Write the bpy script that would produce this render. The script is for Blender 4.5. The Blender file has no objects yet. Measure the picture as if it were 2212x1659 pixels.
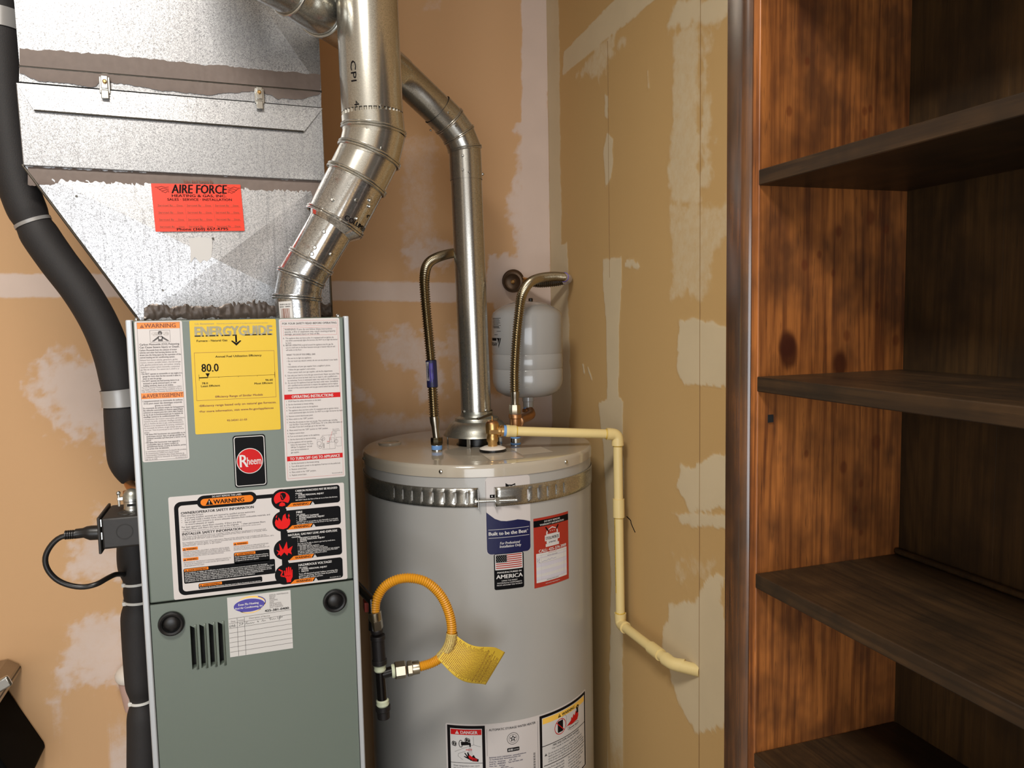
import bpy, bmesh, math, random
import numpy as np
from mathutils import Vector, Matrix

# ------------------------------------------------------------------ camera, world, light
SC = bpy.context.scene
COL = SC.collection
CAM = np.array([0.0, 0.0, 1.6])
FPX = 1690.0                                   # focal length for a 2212 px wide frame
YAW, PITCH, ROLL = (math.radians(a) for a in (18.37, 5.03, -1.1))
_f = np.array([math.sin(YAW) * math.cos(PITCH), math.cos(YAW) * math.cos(PITCH), -math.sin(PITCH)])
_r0 = np.array([math.cos(YAW), -math.sin(YAW), 0.0])
_u0 = np.cross(_r0, _f)
_r = math.cos(ROLL) * _r0 + math.sin(ROLL) * _u0
_u = -math.sin(ROLL) * _r0 + math.cos(ROLL) * _u0
cd = bpy.data.cameras.new('camera')
cam = bpy.data.objects.new('camera', cd)
COL.objects.link(cam)
cd.sensor_width = 36.0
cd.lens = FPX * 36.0 / 2212.0
cd.clip_start = 0.02
cam.matrix_world = Matrix(((_r[0], _u[0], -_f[0], 0), (_r[1], _u[1], -_f[1], 0), (_r[2], _u[2], -_f[2], 1.6), (0, 0, 0, 1)))
SC.camera = cam

world = bpy.data.worlds.new('world')
SC.world = world
world.use_nodes = True
_bg = world.node_tree.nodes['Background']
_bg.inputs['Color'].default_value = (0.75, 0.86, 1.0, 1)
_bg.inputs['Strength'].default_value = 0.6


def area_light(name, loc, rot, sx, sy, power, colour):
    l = bpy.data.lights.new(name, 'AREA')
    l.shape = 'RECTANGLE'
    l.size, l.size_y, l.energy, l.color = sx, sy, power, colour
    o = bpy.data.objects.new(name, l)
    o.location, o.rotation_euler = loc, rot
    COL.objects.link(o)
    return o


# daylight coming in through the open garage door behind the photographer
area_light('garage_door_daylight', (-0.95, -3.36, 1.08), (math.radians(90), 0, 0), 2.7, 2.1, 72, (0.94, 0.97, 1.0))
# bulb on the garage ceiling
area_light('ceiling_bulb', (-0.32, 0.30, 2.68), (0, 0, 0), 0.45, 0.45, 32, (1.0, 0.95, 0.88))

SC.view_settings.view_transform = 'Standard'
SC.view_settings.look = 'None'
SC.view_settings.gamma = 1.0
SC.view_settings.use_curve_mapping = False
SC.view_settings.exposure = 0.18


# ------------------------------------------------------------------ surveying: sight lines from the tripod to real planes
def ray(px, py):
    return _f + _r * (px - 1106.0) / FPX - _u * (py - 829.5) / FPX


def sy(px, py, y):
    v = ray(px, py)
    return Vector(CAM + v * (y / v[1]))


def sx(px, py, x):
    v = ray(px, py)
    return Vector(CAM + v * (x / v[0]))


def sz(px, py, z):
    v = ray(px, py)
    return Vector(CAM + v * ((z - 1.6) / v[2]))


YB, XR = 2.21, 0.862                      # back wall plane, right wall plane
FLOOR_Z, CEIL_Z, XL, YF = 0.0, 2.75, -3.2, -3.4
HC, HR = Vector((0.5231, 1.8567, 0)), 0.28   # water heater axis and radius
ZT = 1.283                                # top of water heater

# ------------------------------------------------------------------ materials
MATS = {}


def new_mat(name):
    m = bpy.data.materials.new(name)
    m.use_nodes = True
    nt = m.node_tree
    b = nt.nodes['Principled BSDF']
    MATS[name] = m
    return m, nt, b


def node(nt, kind, **kw):
    n = nt.nodes.new(kind)
    for k, v in kw.items():
        if k.startswith('i_'):
            n.inputs[k[2:]].default_value = v
        else:
            setattr(n, k, v)
    return n


def mixc(nt, fac, a, b, blend='MIX'):
    n = nt.nodes.new('ShaderNodeMix')
    n.data_type = 'RGBA'
    n.blend_type = blend
    for sock, v in ((0, fac), (6, a), (7, b)):
        if isinstance(v, bpy.types.NodeSocket):
            nt.links.new(v, n.inputs[sock])
        else:
            n.inputs[sock].default_value = v if sock == 0 else (*v[:3], 1)
    return n.outputs[2]


def math_n(nt, op, a, b=None, c=None, clamp=False):
    n = nt.nodes.new('ShaderNodeMath')
    n.operation = op
    n.use_clamp = clamp
    for i, v in enumerate((a, b, c)):
        if v is None:
            continue
        if isinstance(v, bpy.types.NodeSocket):
            nt.links.new(v, n.inputs[i])
        else:
            n.inputs[i].default_value = v
    return n.outputs[0]


def coords(nt, scale=(1, 1, 1), which='Object'):
    tc = nt.nodes.new('ShaderNodeTexCoord')
    mp = nt.nodes.new('ShaderNodeMapping')
    mp.inputs['Scale'].default_value = scale
    nt.links.new(tc.outputs[which], mp.inputs['Vector'])
    return mp.outputs['Vector']


def noise(nt, vec, scale, detail=2.0, rough=0.5, dist=0.0):
    n = node(nt, 'ShaderNodeTexNoise')
    n.inputs['Scale'].default_value = scale
    n.inputs['Detail'].default_value = detail
    n.inputs['Roughness'].default_value = rough
    n.inputs['Distortion'].default_value = dist
    nt.links.new(vec, n.inputs['Vector'])
    return n.outputs['Fac']


def ramp(nt, fac, lo, hi):
    n = nt.nodes.new('ShaderNodeMapRange')
    n.inputs['From Min'].default_value = lo
    n.inputs['From Max'].default_value = hi
    nt.links.new(fac, n.inputs['Value'])
    return n.outputs['Result']


def bump(nt, b, height, strength, distance=0.001):
    n = nt.nodes.new('ShaderNodeBump')
    n.inputs['Strength'].default_value = strength
    n.inputs['Distance'].default_value = distance
    nt.links.new(height, n.inputs['Height'])
    nt.links.new(n.outputs['Normal'], b.inputs['Normal'])


def srgb(r, g, b):
    return tuple(((c / 255) / 12.92 if c / 255 <= 0.04045 else ((c / 255 + 0.055) / 1.055) ** 2.4) for c in (r, g, b))


def paint(name, rgb, rough=0.45, metallic=0.0, vary=0.08, scale=12.0, coat=0.0, bumpy=0.0, bscale=200.0, spec=0.5):
    """plain painted / moulded surface with a little cloudy variation"""
    m, nt, b = new_mat(name)
    c = srgb(*rgb)
    v = coords(nt)
    n = noise(nt, v, scale, 3.0)
    dark = tuple(x * (1 - vary) for x in c)
    light = tuple(min(1, x * (1 + vary)) for x in c)
    nt.links.new(mixc(nt, n, dark, light), b.inputs['Base Color'])
    b.inputs['Roughness'].default_value = rough
    b.inputs['Metallic'].default_value = metallic
    b.inputs['Coat Weight'].default_value = coat
    b.inputs['Specular IOR Level'].default_value = spec
    if bumpy:
        bump(nt, b, noise(nt, v, bscale, 2.0), bumpy)
    return m


def galvanised(name, lo=(112, 112, 110), hi=(205, 205, 203), rough=(0.30, 0.5), scale=240.0, streak=0.0, rust=0.0, spangle=0.0, metallic=0.92):
    m, nt, b = new_mat(name)
    v = coords(nt)
    worm = noise(nt, v, scale, 2.0, 0.55, 1.6)
    f = ramp(nt, worm, 0.40, 0.56)
    if streak:
        vs = coords(nt, (170, 170, 2.0))
        st = ramp(nt, noise(nt, vs, 1.0, 2.0), 0.56, 0.70)
        f = math_n(nt, 'SUBTRACT', f, math_n(nt, 'MULTIPLY', st, streak), clamp=True)
    if spangle:
        vo = node(nt, 'ShaderNodeTexVoronoi')
        vo.inputs['Scale'].default_value = 120.0
        nt.links.new(v, vo.inputs['Vector'])
        f = math_n(nt, 'MULTIPLY', f, math_n(nt, 'ADD', math_n(nt, 'MULTIPLY', vo.outputs['Color'], spangle), 1 - spangle * 0.6), clamp=True)
    col = mixc(nt, f, srgb(*lo), srgb(*hi))
    if rust:
        rn = ramp(nt, noise(nt, v, 26.0, 4.0, 0.6), 0.62, 0.72)
        col = mixc(nt, math_n(nt, 'MULTIPLY', rn, rust), col, srgb(150, 95, 70))
    nt.links.new(col, b.inputs['Base Color'])
    b.inputs['Metallic'].default_value = metallic
    rr = nt.nodes.new('ShaderNodeMapRange')
    rr.inputs['To Min'].default_value, rr.inputs['To Max'].default_value = rough[1], rough[0]
    nt.links.new(f, rr.inputs['Value'])
    nt.links.new(rr.outputs['Result'], b.inputs['Roughness'])
    bump(nt, b, worm, 0.025, 0.0005)
    return m


def drywall(name, paper, mud, hue2):
    m, nt, b = new_mat(name)
    v = coords(nt)
    at = node(nt, 'ShaderNodeAttribute', attribute_name='mud')
    brk = noise(nt, v, 55.0, 5.0, 0.65)
    cover = math_n(nt, 'ADD', at.outputs['Fac'], math_n(nt, 'MULTIPLY', math_n(nt, 'SUBTRACT', brk, 0.5), 0.55))
    n = node(nt, 'ShaderNodeMapRange', interpolation_type='SMOOTHSTEP')
    n.inputs['From Min'].default_value, n.inputs['From Max'].default_value = 0.18, 0.80
    nt.links.new(cover, n.inputs['Value'])
    pap = mixc(nt, noise(nt, v, 3.0, 3.0), srgb(*paper), srgb(*hue2))
    pap = mixc(nt, math_n(nt, 'MULTIPLY', noise(nt, v, 900.0, 1.0), 0.22), pap, srgb(*[c * 0.82 for c in paper]))
    mudc = mixc(nt, noise(nt, v, 9.0, 4.0), srgb(*mud), srgb(*[c * 0.93 for c in mud]))
    nt.links.new(mixc(nt, n.outputs['Result'], pap, mudc), b.inputs['Base Color'])
    b.inputs['Roughness'].default_value = 0.78
    b.inputs['Specular IOR Level'].default_value = 0.25
    bump(nt, b, noise(nt, v, 700.0, 2.0), 0.12, 0.0005)
    return m


def wood(name, light, dark, stain, axis=2, knots=(), gloss=0.42, seed=0.0, blotch=1.0, coat=0.0, spec=0.4):
    m, nt, b = new_mat(name)
    tc = nt.nodes.new('ShaderNodeTexCoord')
    off = node(nt, 'ShaderNodeVectorMath', operation='ADD')
    off.inputs[1].default_value = (seed, seed * 1.7, seed * 0.6)
    nt.links.new(tc.outputs['Object'], off.inputs[0])
    P = off.outputs[0]

    def scaled(s):
        mp = nt.nodes.new('ShaderNodeMapping')
        mp.inputs['Scale'].default_value = s
        nt.links.new(P, mp.inputs['Vector'])
        return mp.outputs['Vector']

    def along(a, c):
        s = [a, a, a]
        s[axis] = c
        return tuple(s)
    warp = noise(nt, scaled(along(7, 2.2)), 1.0, 2.0)
    fine = noise(nt, scaled(along(210, 6)), 1.0, 3.0, 0.6, 0.4)
    mid = noise(nt, scaled(along(30, 1.3)), 1.0, 3.0, 0.55, 1.2)
    rings = node(nt, 'ShaderNodeTexNoise')
    rings.inputs['Scale'].default_value = 1.0
    nt.links.new(scaled(along(60, 1.6)), rings.inputs['Vector'])
    rings.inputs['Distortion'].default_value = 0.5
    blot = noise(nt, scaled((13, 13, 9)), 1.0, 3.0, 0.6)
    contour = noise(nt, scaled(along(10, 0.8)), 1.0, 1.5, 0.4)
    band = math_n(nt, 'ADD', math_n(nt, 'MULTIPLY', math_n(nt, 'SINE', math_n(nt, 'MULTIPLY', contour, 120.0)), 0.5), 0.5)
    band = math_n(nt, 'POWER', band, 2.2)
    t = math_n(nt, 'ADD', math_n(nt, 'MULTIPLY', mid, 0.42), math_n(nt, 'MULTIPLY', fine, 0.40))
    t = math_n(nt, 'ADD', t, math_n(nt, 'MULTIPLY', rings.outputs['Fac'], 0.18))
    t = math_n(nt, 'SUBTRACT', t, math_n(nt, 'MULTIPLY', band, 0.075))
    col = mixc(nt, ramp(nt, t, 0.36, 0.60), srgb(*dark), srgb(*light))
    col = mixc(nt, math_n(nt, 'MULTIPLY', ramp(nt, blot, 0.44, 0.66), 0.72 * blotch), col, srgb(*stain))
    col = mixc(nt, math_n(nt, 'MULTIPLY', ramp(nt, warp, 0.52, 0.74), 0.5), col, srgb(*[c * 0.8 for c in dark]))
    fleck = ramp(nt, noise(nt, scaled(along(420, 26)), 1.0, 2.0, 0.6), 0.62, 0.70)
    col = mixc(nt, math_n(nt, 'MULTIPLY', fleck, 0.45), col, srgb(*stain))
    for (kx, ky, kz, kr) in knots:
        dv = node(nt, 'ShaderNodeVectorMath', operation='SUBTRACT')
        nt.links.new(tc.outputs['Object'], dv.inputs[0])
        dv.inputs[1].default_value = (kx, ky, kz)
        ds = node(nt, 'ShaderNodeVectorMath', operation='MULTIPLY')
        nt.links.new(dv.outputs[0], ds.inputs[0])
        ds.inputs[1].default_value = (1, 0, 0.68) if axis == 2 else (1, 0.7, 1)
        ln = node(nt, 'ShaderNodeVectorMath', operation='LENGTH')
        nt.links.new(ds.outputs[0], ln.inputs[0])
        dist = math_n(nt, 'ADD', ln.outputs['Value'], math_n(nt, 'MULTIPLY', math_n(nt, 'SUBTRACT', blot, 0.5), kr * 1.2))
        w = nt.nodes.new('ShaderNodeMapRange')
        w.interpolation_type = 'SMOOTHSTEP'
        w.inputs['From Min'].default_value, w.inputs['From Max'].default_value = kr * 1.25, kr * 0.55
        nt.links.new(dist, w.inputs['Value'])
        col = mixc(nt, math_n(nt, 'MULTIPLY', w.outputs['Result'], 0.88 if kr > .01 else 0.55), col, srgb(58, 24, 12) if kr > .01 else srgb(84, 36, 18))
    nt.links.new(col, b.inputs['Base Color'])
    b.inputs['Roughness'].default_value = gloss
    b.inputs['Specular IOR Level'].default_value = spec
    b.inputs['Coat Weight'].default_value = coat
    b.inputs['Coat Roughness'].default_value = 0.16
    bump(nt, b, fine, 0.10, 0.0006)
    return m


drywall('drywall_back', (214, 174, 129), (230, 208, 194), (220, 174, 130))
drywall('drywall_right', (205, 171, 117), (220, 202, 168), (200, 164, 110))  # same paper as the back wall; its yellower light is put into the colour
paint('ceiling_white', (238, 235, 228), 0.8)
paint('room_wall', (226, 214, 196), 0.8)
paint('concrete', (160, 156, 150), 0.75, vary=0.2, scale=5)
paint('plywood', (170, 132, 88), 0.7, vary=0.2)
galvanised('galvanised_sheet', lo=(126, 126, 127), hi=(182, 182, 183), rough=(0.38, 0.5), scale=480, streak=0.2)
galvanised('galvanised_trans', lo=(132, 132, 133), hi=(204, 204, 206), rough=(0.34, 0.46), scale=480, streak=0.45)
galvanised('galvanised_pipe', lo=(166, 164, 156), hi=(198, 196, 190), rough=(0.22, 0.28), scale=600)
galvanised('vent_metal', lo=(174, 171, 160), hi=(208, 205, 196), rough=(0.17, 0.24), scale=600)
galvanised('vent_worn', lo=(160, 158, 153), hi=(214, 212, 208), rough=(0.10, 0.18), scale=380, rust=0.4)
galvanised('vent_spangle', lo=(138, 138, 138), hi=(190, 190, 188), rough=(0.16, 0.28), scale=200, rust=0.3, spangle=0.5)
galvanised('strap_zinc', lo=(160, 158, 152), hi=(192, 190, 184), rough=(0.26, 0.34), scale=450)
galvanised('hood_metal', lo=(160, 160, 152), hi=(182, 182, 172), rough=(0.32, 0.40), scale=60)
paint('zinc_bright', (196, 196, 192), 0.25, 1.0)
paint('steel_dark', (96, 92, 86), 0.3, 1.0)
paint('stainless_flex', (168, 156, 132), 0.24, 1.0, vary=0.12, scale=60)
paint('stainless_plain', (150, 142, 128), 0.28, 1.0)
paint('nut_dark', (92, 84, 66), 0.22, 1.0)
paint('nut_nickel', (176, 166, 146), 0.28, 1.0)
paint('brass', (206, 168, 110), 0.36, 1.0, vary=0.12, scale=60)
paint('bronze', (190, 142, 100), 0.38, 1.0, vary=0.15, scale=60)
paint('bronze_old', (92, 74, 58), 0.45, 0.8, vary=0.25, scale=60)
paint('tape_blue', (112, 158, 216), 0.55)
paint('dope_white', (206, 212, 182), 0.6, vary=0.15, scale=90)
paint('iron_black', (34, 31, 31), 0.5, 0.3, vary=0.25, scale=60, bumpy=0.2)
paint('iron_gloss', (17, 15, 16), 0.22, 0.1)
paint('yellow_coat', (214, 148, 30), 0.42, vary=0.05)
paint('tag_yellow', (222, 186, 58), 0.6, vary=0.08, scale=40)
paint('tag_sleeve', (208, 184, 110), 0.45, vary=0.15, scale=60)
paint('cpvc', (232, 210, 148), 0.36, vary=0.04)
paint('cpvc_glue', (222, 186, 40), 0.4)
paint('foam_black', (30, 27, 27), 0.68, vary=0.15, scale=50, bumpy=0.25, bscale=500)
paint('plastic_black', (22, 20, 20), 0.36, vary=0.1)
paint('box_black', (34, 31, 29), 0.5, vary=0.25, scale=60, bumpy=0.12)
paint('knob_black', (18, 18, 20), 0.32, vary=0.1)
paint('void_black', (8, 8, 8), 0.8)
paint('tape_grey', (150, 148, 146), 0.35, 0.3)
paint('tie_white', (214, 212, 206), 0.4)
paint('furnace_green', (102, 112, 103), 0.36, vary=0.03, scale=4, bumpy=0.04, bscale=900)
paint('furnace_edge', (184, 188, 192), 0.36, 0.25, vary=0.04)
paint('cabinet_grey', (110, 116, 112), 0.45)
paint('heater_grey', (166, 164, 160), 0.30, vary=0.02, coat=0.25)
paint('heater_lid', (178, 168, 152), 0.14, vary=0.02, coat=0.6)
paint('tank_grey', (158, 157, 155), 0.22, vary=0.02, coat=0.5)
paint('mastic', (112, 98, 90), 0.6, vary=0.14, scale=90, bumpy=0.5, bscale=60)
paint('mastic_foil', (84, 74, 67), 0.34, 0.35, vary=0.3, scale=60, bumpy=0.9, bscale=45)
paint('paper', (200, 197, 194), 0.55, vary=0.03)
paint('label_white', (200, 193, 190), 0.40, vary=0.03)
paint('label_clear', (198, 188, 172), 0.2, vary=0.05)
paint('label_yellow', (212, 176, 4), 0.42, vary=0.04)
paint('label_orange', (224, 50, 12), 0.45, vary=0.03)
paint('label_red', (164, 44, 32), 0.38, vary=0.05)
paint('label_navy', (26, 28, 70), 0.4, vary=0.05, spec=0.3)
paint('label_black', (14, 14, 16), 0.5, spec=0.08)
paint('ink_black', (20, 17, 18), 0.6, spec=0.08)
paint('ink_grey', (112, 104, 102), 0.5)
paint('ink_mid', (78, 72, 70), 0.5)
paint('ink_faint', (176, 168, 160), 0.5)
paint('ink_silver', (150, 142, 110), 0.4, vary=0.35, scale=160)
paint('ink_white', (206, 203, 201), 0.45)
paint('ink_red', (192, 16, 18), 0.5, spec=0.2)
paint('ink_brightred', (216, 14, 10), 0.5, spec=0.2)
paint('ink_orange', (226, 120, 18), 0.5, spec=0.2)
paint('ink_peach', (226, 138, 76), 0.5, spec=0.2)
paint('ink_blue', (66, 56, 150), 0.42)
paint('ink_gold', (246, 196, 84), 0.42)
paint('ink_brown', (120, 62, 34), 0.5)
paint('ink_navy', (30, 32, 72), 0.45)
paint('ink_rule_red', (196, 120, 118), 0.5)
paint('ink_lilac', (200, 196, 206), 0.5)
paint('ink_purple', (84, 62, 190), 0.35)
paint('pencil_line', (146, 116, 76), 0.8)
paint('lid_steel', (160, 150, 138), 0.3, 0.9, vary=0.1)
paint('can_black', (6, 6, 6), 0.8, spec=0.1)
paint('cup_white', (232, 224, 214), 0.4)
paint('cup_pink', (206, 172, 160), 0.5)
paint('valve_red', (150, 44, 26), 0.45)


def M(n):
    return MATS[n]


# ------------------------------------------------------------------ geometry helpers
class MB:
    def __init__(self):
        self.v, self.f = [], []

    def add(self, vs, fs):
        o = len(self.v)
        self.v += [Vector(p) for p in vs]
        self.f += [tuple(i + o for i in f) for f in fs]
        return self

    def box(self, a, b):
        (x0, y0, z0), (x1, y1, z1) = a, b
        vs = [(x, y, z) for z in (z0, z1) for y in (y0, y1) for x in (x0, x1)]
        return self.add(vs, [(0, 2, 3, 1), (4, 5, 7, 6), (0, 1, 5, 4), (2, 6, 7, 3), (0, 4, 6, 2), (1, 3, 7, 5)])

    def hexa(self, p):
        """8 corners: bottom loop 0-3, top loop 4-7"""
        return self.add(p, [(3, 2, 1, 0), (4, 5, 6, 7), (0, 1, 5, 4), (1, 2, 6, 5), (2, 3, 7, 6), (3, 0, 4, 7)])

    def obox(self, c, ax, ay, az):
        c, ax, ay, az = map(Vector, (c, ax, ay, az))
        return self.hexa([c - ax - ay - az, c + ax - ay - az, c + ax + ay - az, c - ax + ay - az,
                          c - ax - ay + az, c + ax - ay + az, c + ax + ay + az, c - ax + ay + az])

    def prism(self, pts, off):
        pts = [Vector(p) for p in pts]
        off = Vector(off)
        n = len(pts)
        fs = [tuple(range(n - 1, -1, -1)), tuple(range(n, 2 * n))]
        fs += [(i, (i + 1) % n, n + (i + 1) % n, n + i) for i in range(n)]
        return self.add(pts + [p + off for p in pts], fs)

    def rings(self, centres, frames, radii, n, cap0=True, cap1=True, phase=0.0):
        vs = []
        for c, (a, b), r in zip(centres, frames, radii):
            for i in range(n):
                t = 2 * math.pi * i / n + phase
                vs.append(c + a * (math.cos(t) * r) + b * (math.sin(t) * r))
        fs = []
        for k in range(len(centres) - 1):
            for i in range(n):
                j = (i + 1) % n
                fs.append((k * n + i, k * n + j, (k + 1) * n + j, (k + 1) * n + i))
        if cap0:
            fs.append(tuple(range(n - 1, -1, -1)))
        if cap1:
            fs.append(tuple(range((len(centres) - 1) * n, len(centres) * n)))
        return self.add(vs, fs)

    def tube(self, path, r, n=18, cap0=True, cap1=True, phase=0.0):
        path = [Vector(p) for p in path]
        rad = list(r) if hasattr(r, '__len__') else [r] * len(path)
        fr = frames_of(path)
        return self.rings(path, fr, rad, n, cap0, cap1, phase)

    def lathe(self, prof, origin, axis=(0, 0, 1), n=40, cap0=True, cap1=True, phase=0.0):
        origin, axis = Vector(origin), Vector(axis).normalized()
        a = axis.orthogonal().normalized()
        b = axis.cross(a)
        return self.rings([origin + axis * t for _, t in prof], [(a, b)] * len(prof), [r_ for r_, _ in prof], n, cap0, cap1, phase)

    def torus(self, c, axis, R, r, n=36, m=8, squash=1.0):
        c, axis = Vector(c), Vector(axis).normalized()
        a = axis.orthogonal().normalized()
        b = axis.cross(a)
        vs, fs = [], []
        for i in range(n):
            t = 2 * math.pi * i / n
            d = a * math.cos(t) + b * math.sin(t)
            for j in range(m):
                s = 2 * math.pi * j / m
                vs.append(c + d * (R + r * math.cos(s)) + axis * (r * squash * math.sin(s)))
        for i in range(n):
            for j in range(m):
                fs.append((i * m + j, ((i + 1) % n) * m + j, ((i + 1) % n) * m + (j + 1) % m, i * m + (j + 1) % m))
        return self.add(vs, fs)

    def ball(self, c, r, n=16, m=10, axis=(0, 0, 1), squash=1.0):
        prof = [(max(1e-5, r * math.sin(math.pi * k / m)), -r * squash * math.cos(math.pi * k / m)) for k in range(m + 1)]
        return self.lathe(prof, c, axis, n)

    def grid(self, pts):
        h, w = len(pts), len(pts[0])
        vs = [p for row in pts for p in row]
        fs = [(i * w + j, i * w + j + 1, (i + 1) * w + j + 1, (i + 1) * w + j) for i in range(h - 1) for j in range(w - 1)]
        return self.add(vs, fs)

    def build(self, name, mat, parent=None, smooth=35, bevel=0.0, solid=0.0, seg=2):
        base = ROOT.get(parent.name, Vector()) if parent else Vector()
        me = bpy.data.meshes.new(name)
        me.from_pydata([tuple(p - base) for p in self.v], [], self.f)
        me.materials.append(M(mat))
        bm = bmesh.new()
        bm.from_mesh(me)
        bmesh.ops.recalc_face_normals(bm, faces=bm.faces)
        bm.to_mesh(me)
        bm.free()
        o = bpy.data.objects.new(name, me)
        COL.objects.link(o)
        if parent:
            o.parent = parent
        ROOT[o.name] = base
        if smooth:
            me.polygons.foreach_set('use_smooth', [True] * len(me.polygons))
            me.set_sharp_from_angle(angle=math.radians(smooth))
        if solid:
            s = o.modifiers.new('thickness', 'SOLIDIFY')
            s.thickness, s.offset = solid, 0
        if bevel:
            bv = o.modifiers.new('bevel', 'BEVEL')
            bv.width, bv.segments, bv.limit_method, bv.angle_limit = bevel, seg, 'ANGLE', math.radians(50)
            bv.harden_normals = False
        return o


ROOT = {}


def frames_of(path):
    n = len(path)
    tans = []
    for i in range(n):
        t = path[min(n - 1, i + 1)] - path[max(0, i - 1)]
        tans.append(t.normalized())
    a = tans[0].orthogonal().normalized()
    out = []
    for t in tans:
        a = (a - t * a.dot(t)).normalized()
        out.append((a, t.cross(a)))
    return out


def spline(ctrl, step):
    """Catmull-Rom through the points, resampled at a constant step; also returns running length"""
    P = [Vector(p) for p in ctrl]
    P = [P[0] * 2 - P[1]] + P + [P[-1] * 2 - P[-2]]
    dense = []
    for i in range(1, len(P) - 2):
        p0, p1, p2, p3 = P[i - 1:i + 3]
        for k in range(24):
            t = k / 24
            dense.append(0.5 * ((2 * p1) + (p2 - p0) * t + (2 * p0 - 5 * p1 + 4 * p2 - p3) * t * t + (3 * p1 - p0 - 3 * p2 + p3) * t ** 3))
    dense.append(P[-2])
    acc = [0.0]
    for a, b in zip(dense, dense[1:]):
        acc.append(acc[-1] + (b - a).length)
    L = acc[-1]
    n = max(2, int(round(L / step)))
    out, j = [], 0
    for k in range(n + 1):
        s = L * k / n
        while j < len(acc) - 2 and acc[j + 1] < s:
            j += 1
        t = (s - acc[j]) / max(1e-9, acc[j + 1] - acc[j])
        out.append(dense[j].lerp(dense[j + 1], min(1, t)))
    return out, [L * k / n for k in range(n + 1)]


def tag(o, label, cat, group=None):
    o['label'], o['category'] = label, cat
    if group:
        o['group'] = group
    return o


def thing(name, label, cat, loc, group=None):
    o = bpy.data.objects.new(name, None)
    o.empty_display_size = 0.05
    COL.objects.link(o)
    o.location = loc
    ROOT[o.name] = Vector(loc)
    return tag(o, label, cat, group)


def struct(o, label=None):
    o['kind'] = 'structure'
    if label:
        o['label'] = label
    return o


# ------------------------------------------------------------------ flat print: labels and lettering
TXT = {}


def text_geo(s, bold):
    key = (s, bold)
    if key not in TXT:
        cu = bpy.data.curves.new('lettering', 'FONT')
        cu.body = s
        cu.resolution_u = 2
        cu.fill_mode = 'FRONT'
        ob = bpy.data.objects.new('lettering', cu)
        COL.objects.link(ob)
        me = bpy.data.meshes.new_from_object(ob.evaluated_get(bpy.context.evaluated_depsgraph_get()))
        vs = np.zeros(len(me.vertices) * 3)
        me.vertices.foreach_get('co', vs)
        vs = vs.reshape(-1, 3)[:, :2]
        fs = [tuple(p.vertices) for p in me.polygons]
        w = (vs[:, 0].min(), vs[:, 0].max()) if len(vs) else (0, 0)
        b_ = (0.0, 0.018, 0.032, 0.055)[int(bold)]
        if b_ and len(vs):                       # heavier face: overprinted side by side
            n0_, f0_ = len(vs), list(fs)
            sh_ = ((-b_, 0), (b_, 0)) if bold < 3 else ((-b_, 0), (-b_ / 2, b_ / 3), (b_ / 2, -b_ / 3), (b_, 0))
            vs = np.vstack([np.hstack([vs + np.array(q), np.full((n0_, 1), float(k))]) for k, q in enumerate(sh_)])
            fs = [tuple(i + n0_ * k for i in f) for k in range(len(sh_)) for f in f0_]
        elif len(vs):
            vs = np.hstack([vs, np.zeros((len(vs), 1))])
        TXT[key] = (vs, fs, w)
        bpy.data.objects.remove(ob)
        bpy.data.curves.remove(cu)
        bpy.data.meshes.remove(me)
    return TXT[key]


class Flat:
    step = 0

    def __init__(self, o, u, v):
        self.o, self.u, self.v = Vector(o), Vector(u).normalized(), Vector(v).normalized()
        self.n = self.u.cross(self.v)

    def pt(self, a, b, h):
        return self.o + self.u * a + self.v * b + self.n * h


class Drum:
    """wrapped round a vertical cylinder; a = arc length from the -y side, b = height"""
    step = 0.008

    def __init__(self, c, R):
        self.c, self.R = Vector(c), R

    def pt(self, a, b, h):
        t = a / self.R
        return Vector((self.c.x + (self.R + h) * math.sin(t), self.c.y - (self.R + h) * math.cos(t), b))


class Bent:
    step = 0.006

    def __init__(self, fn):
        self.pt = fn


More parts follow.
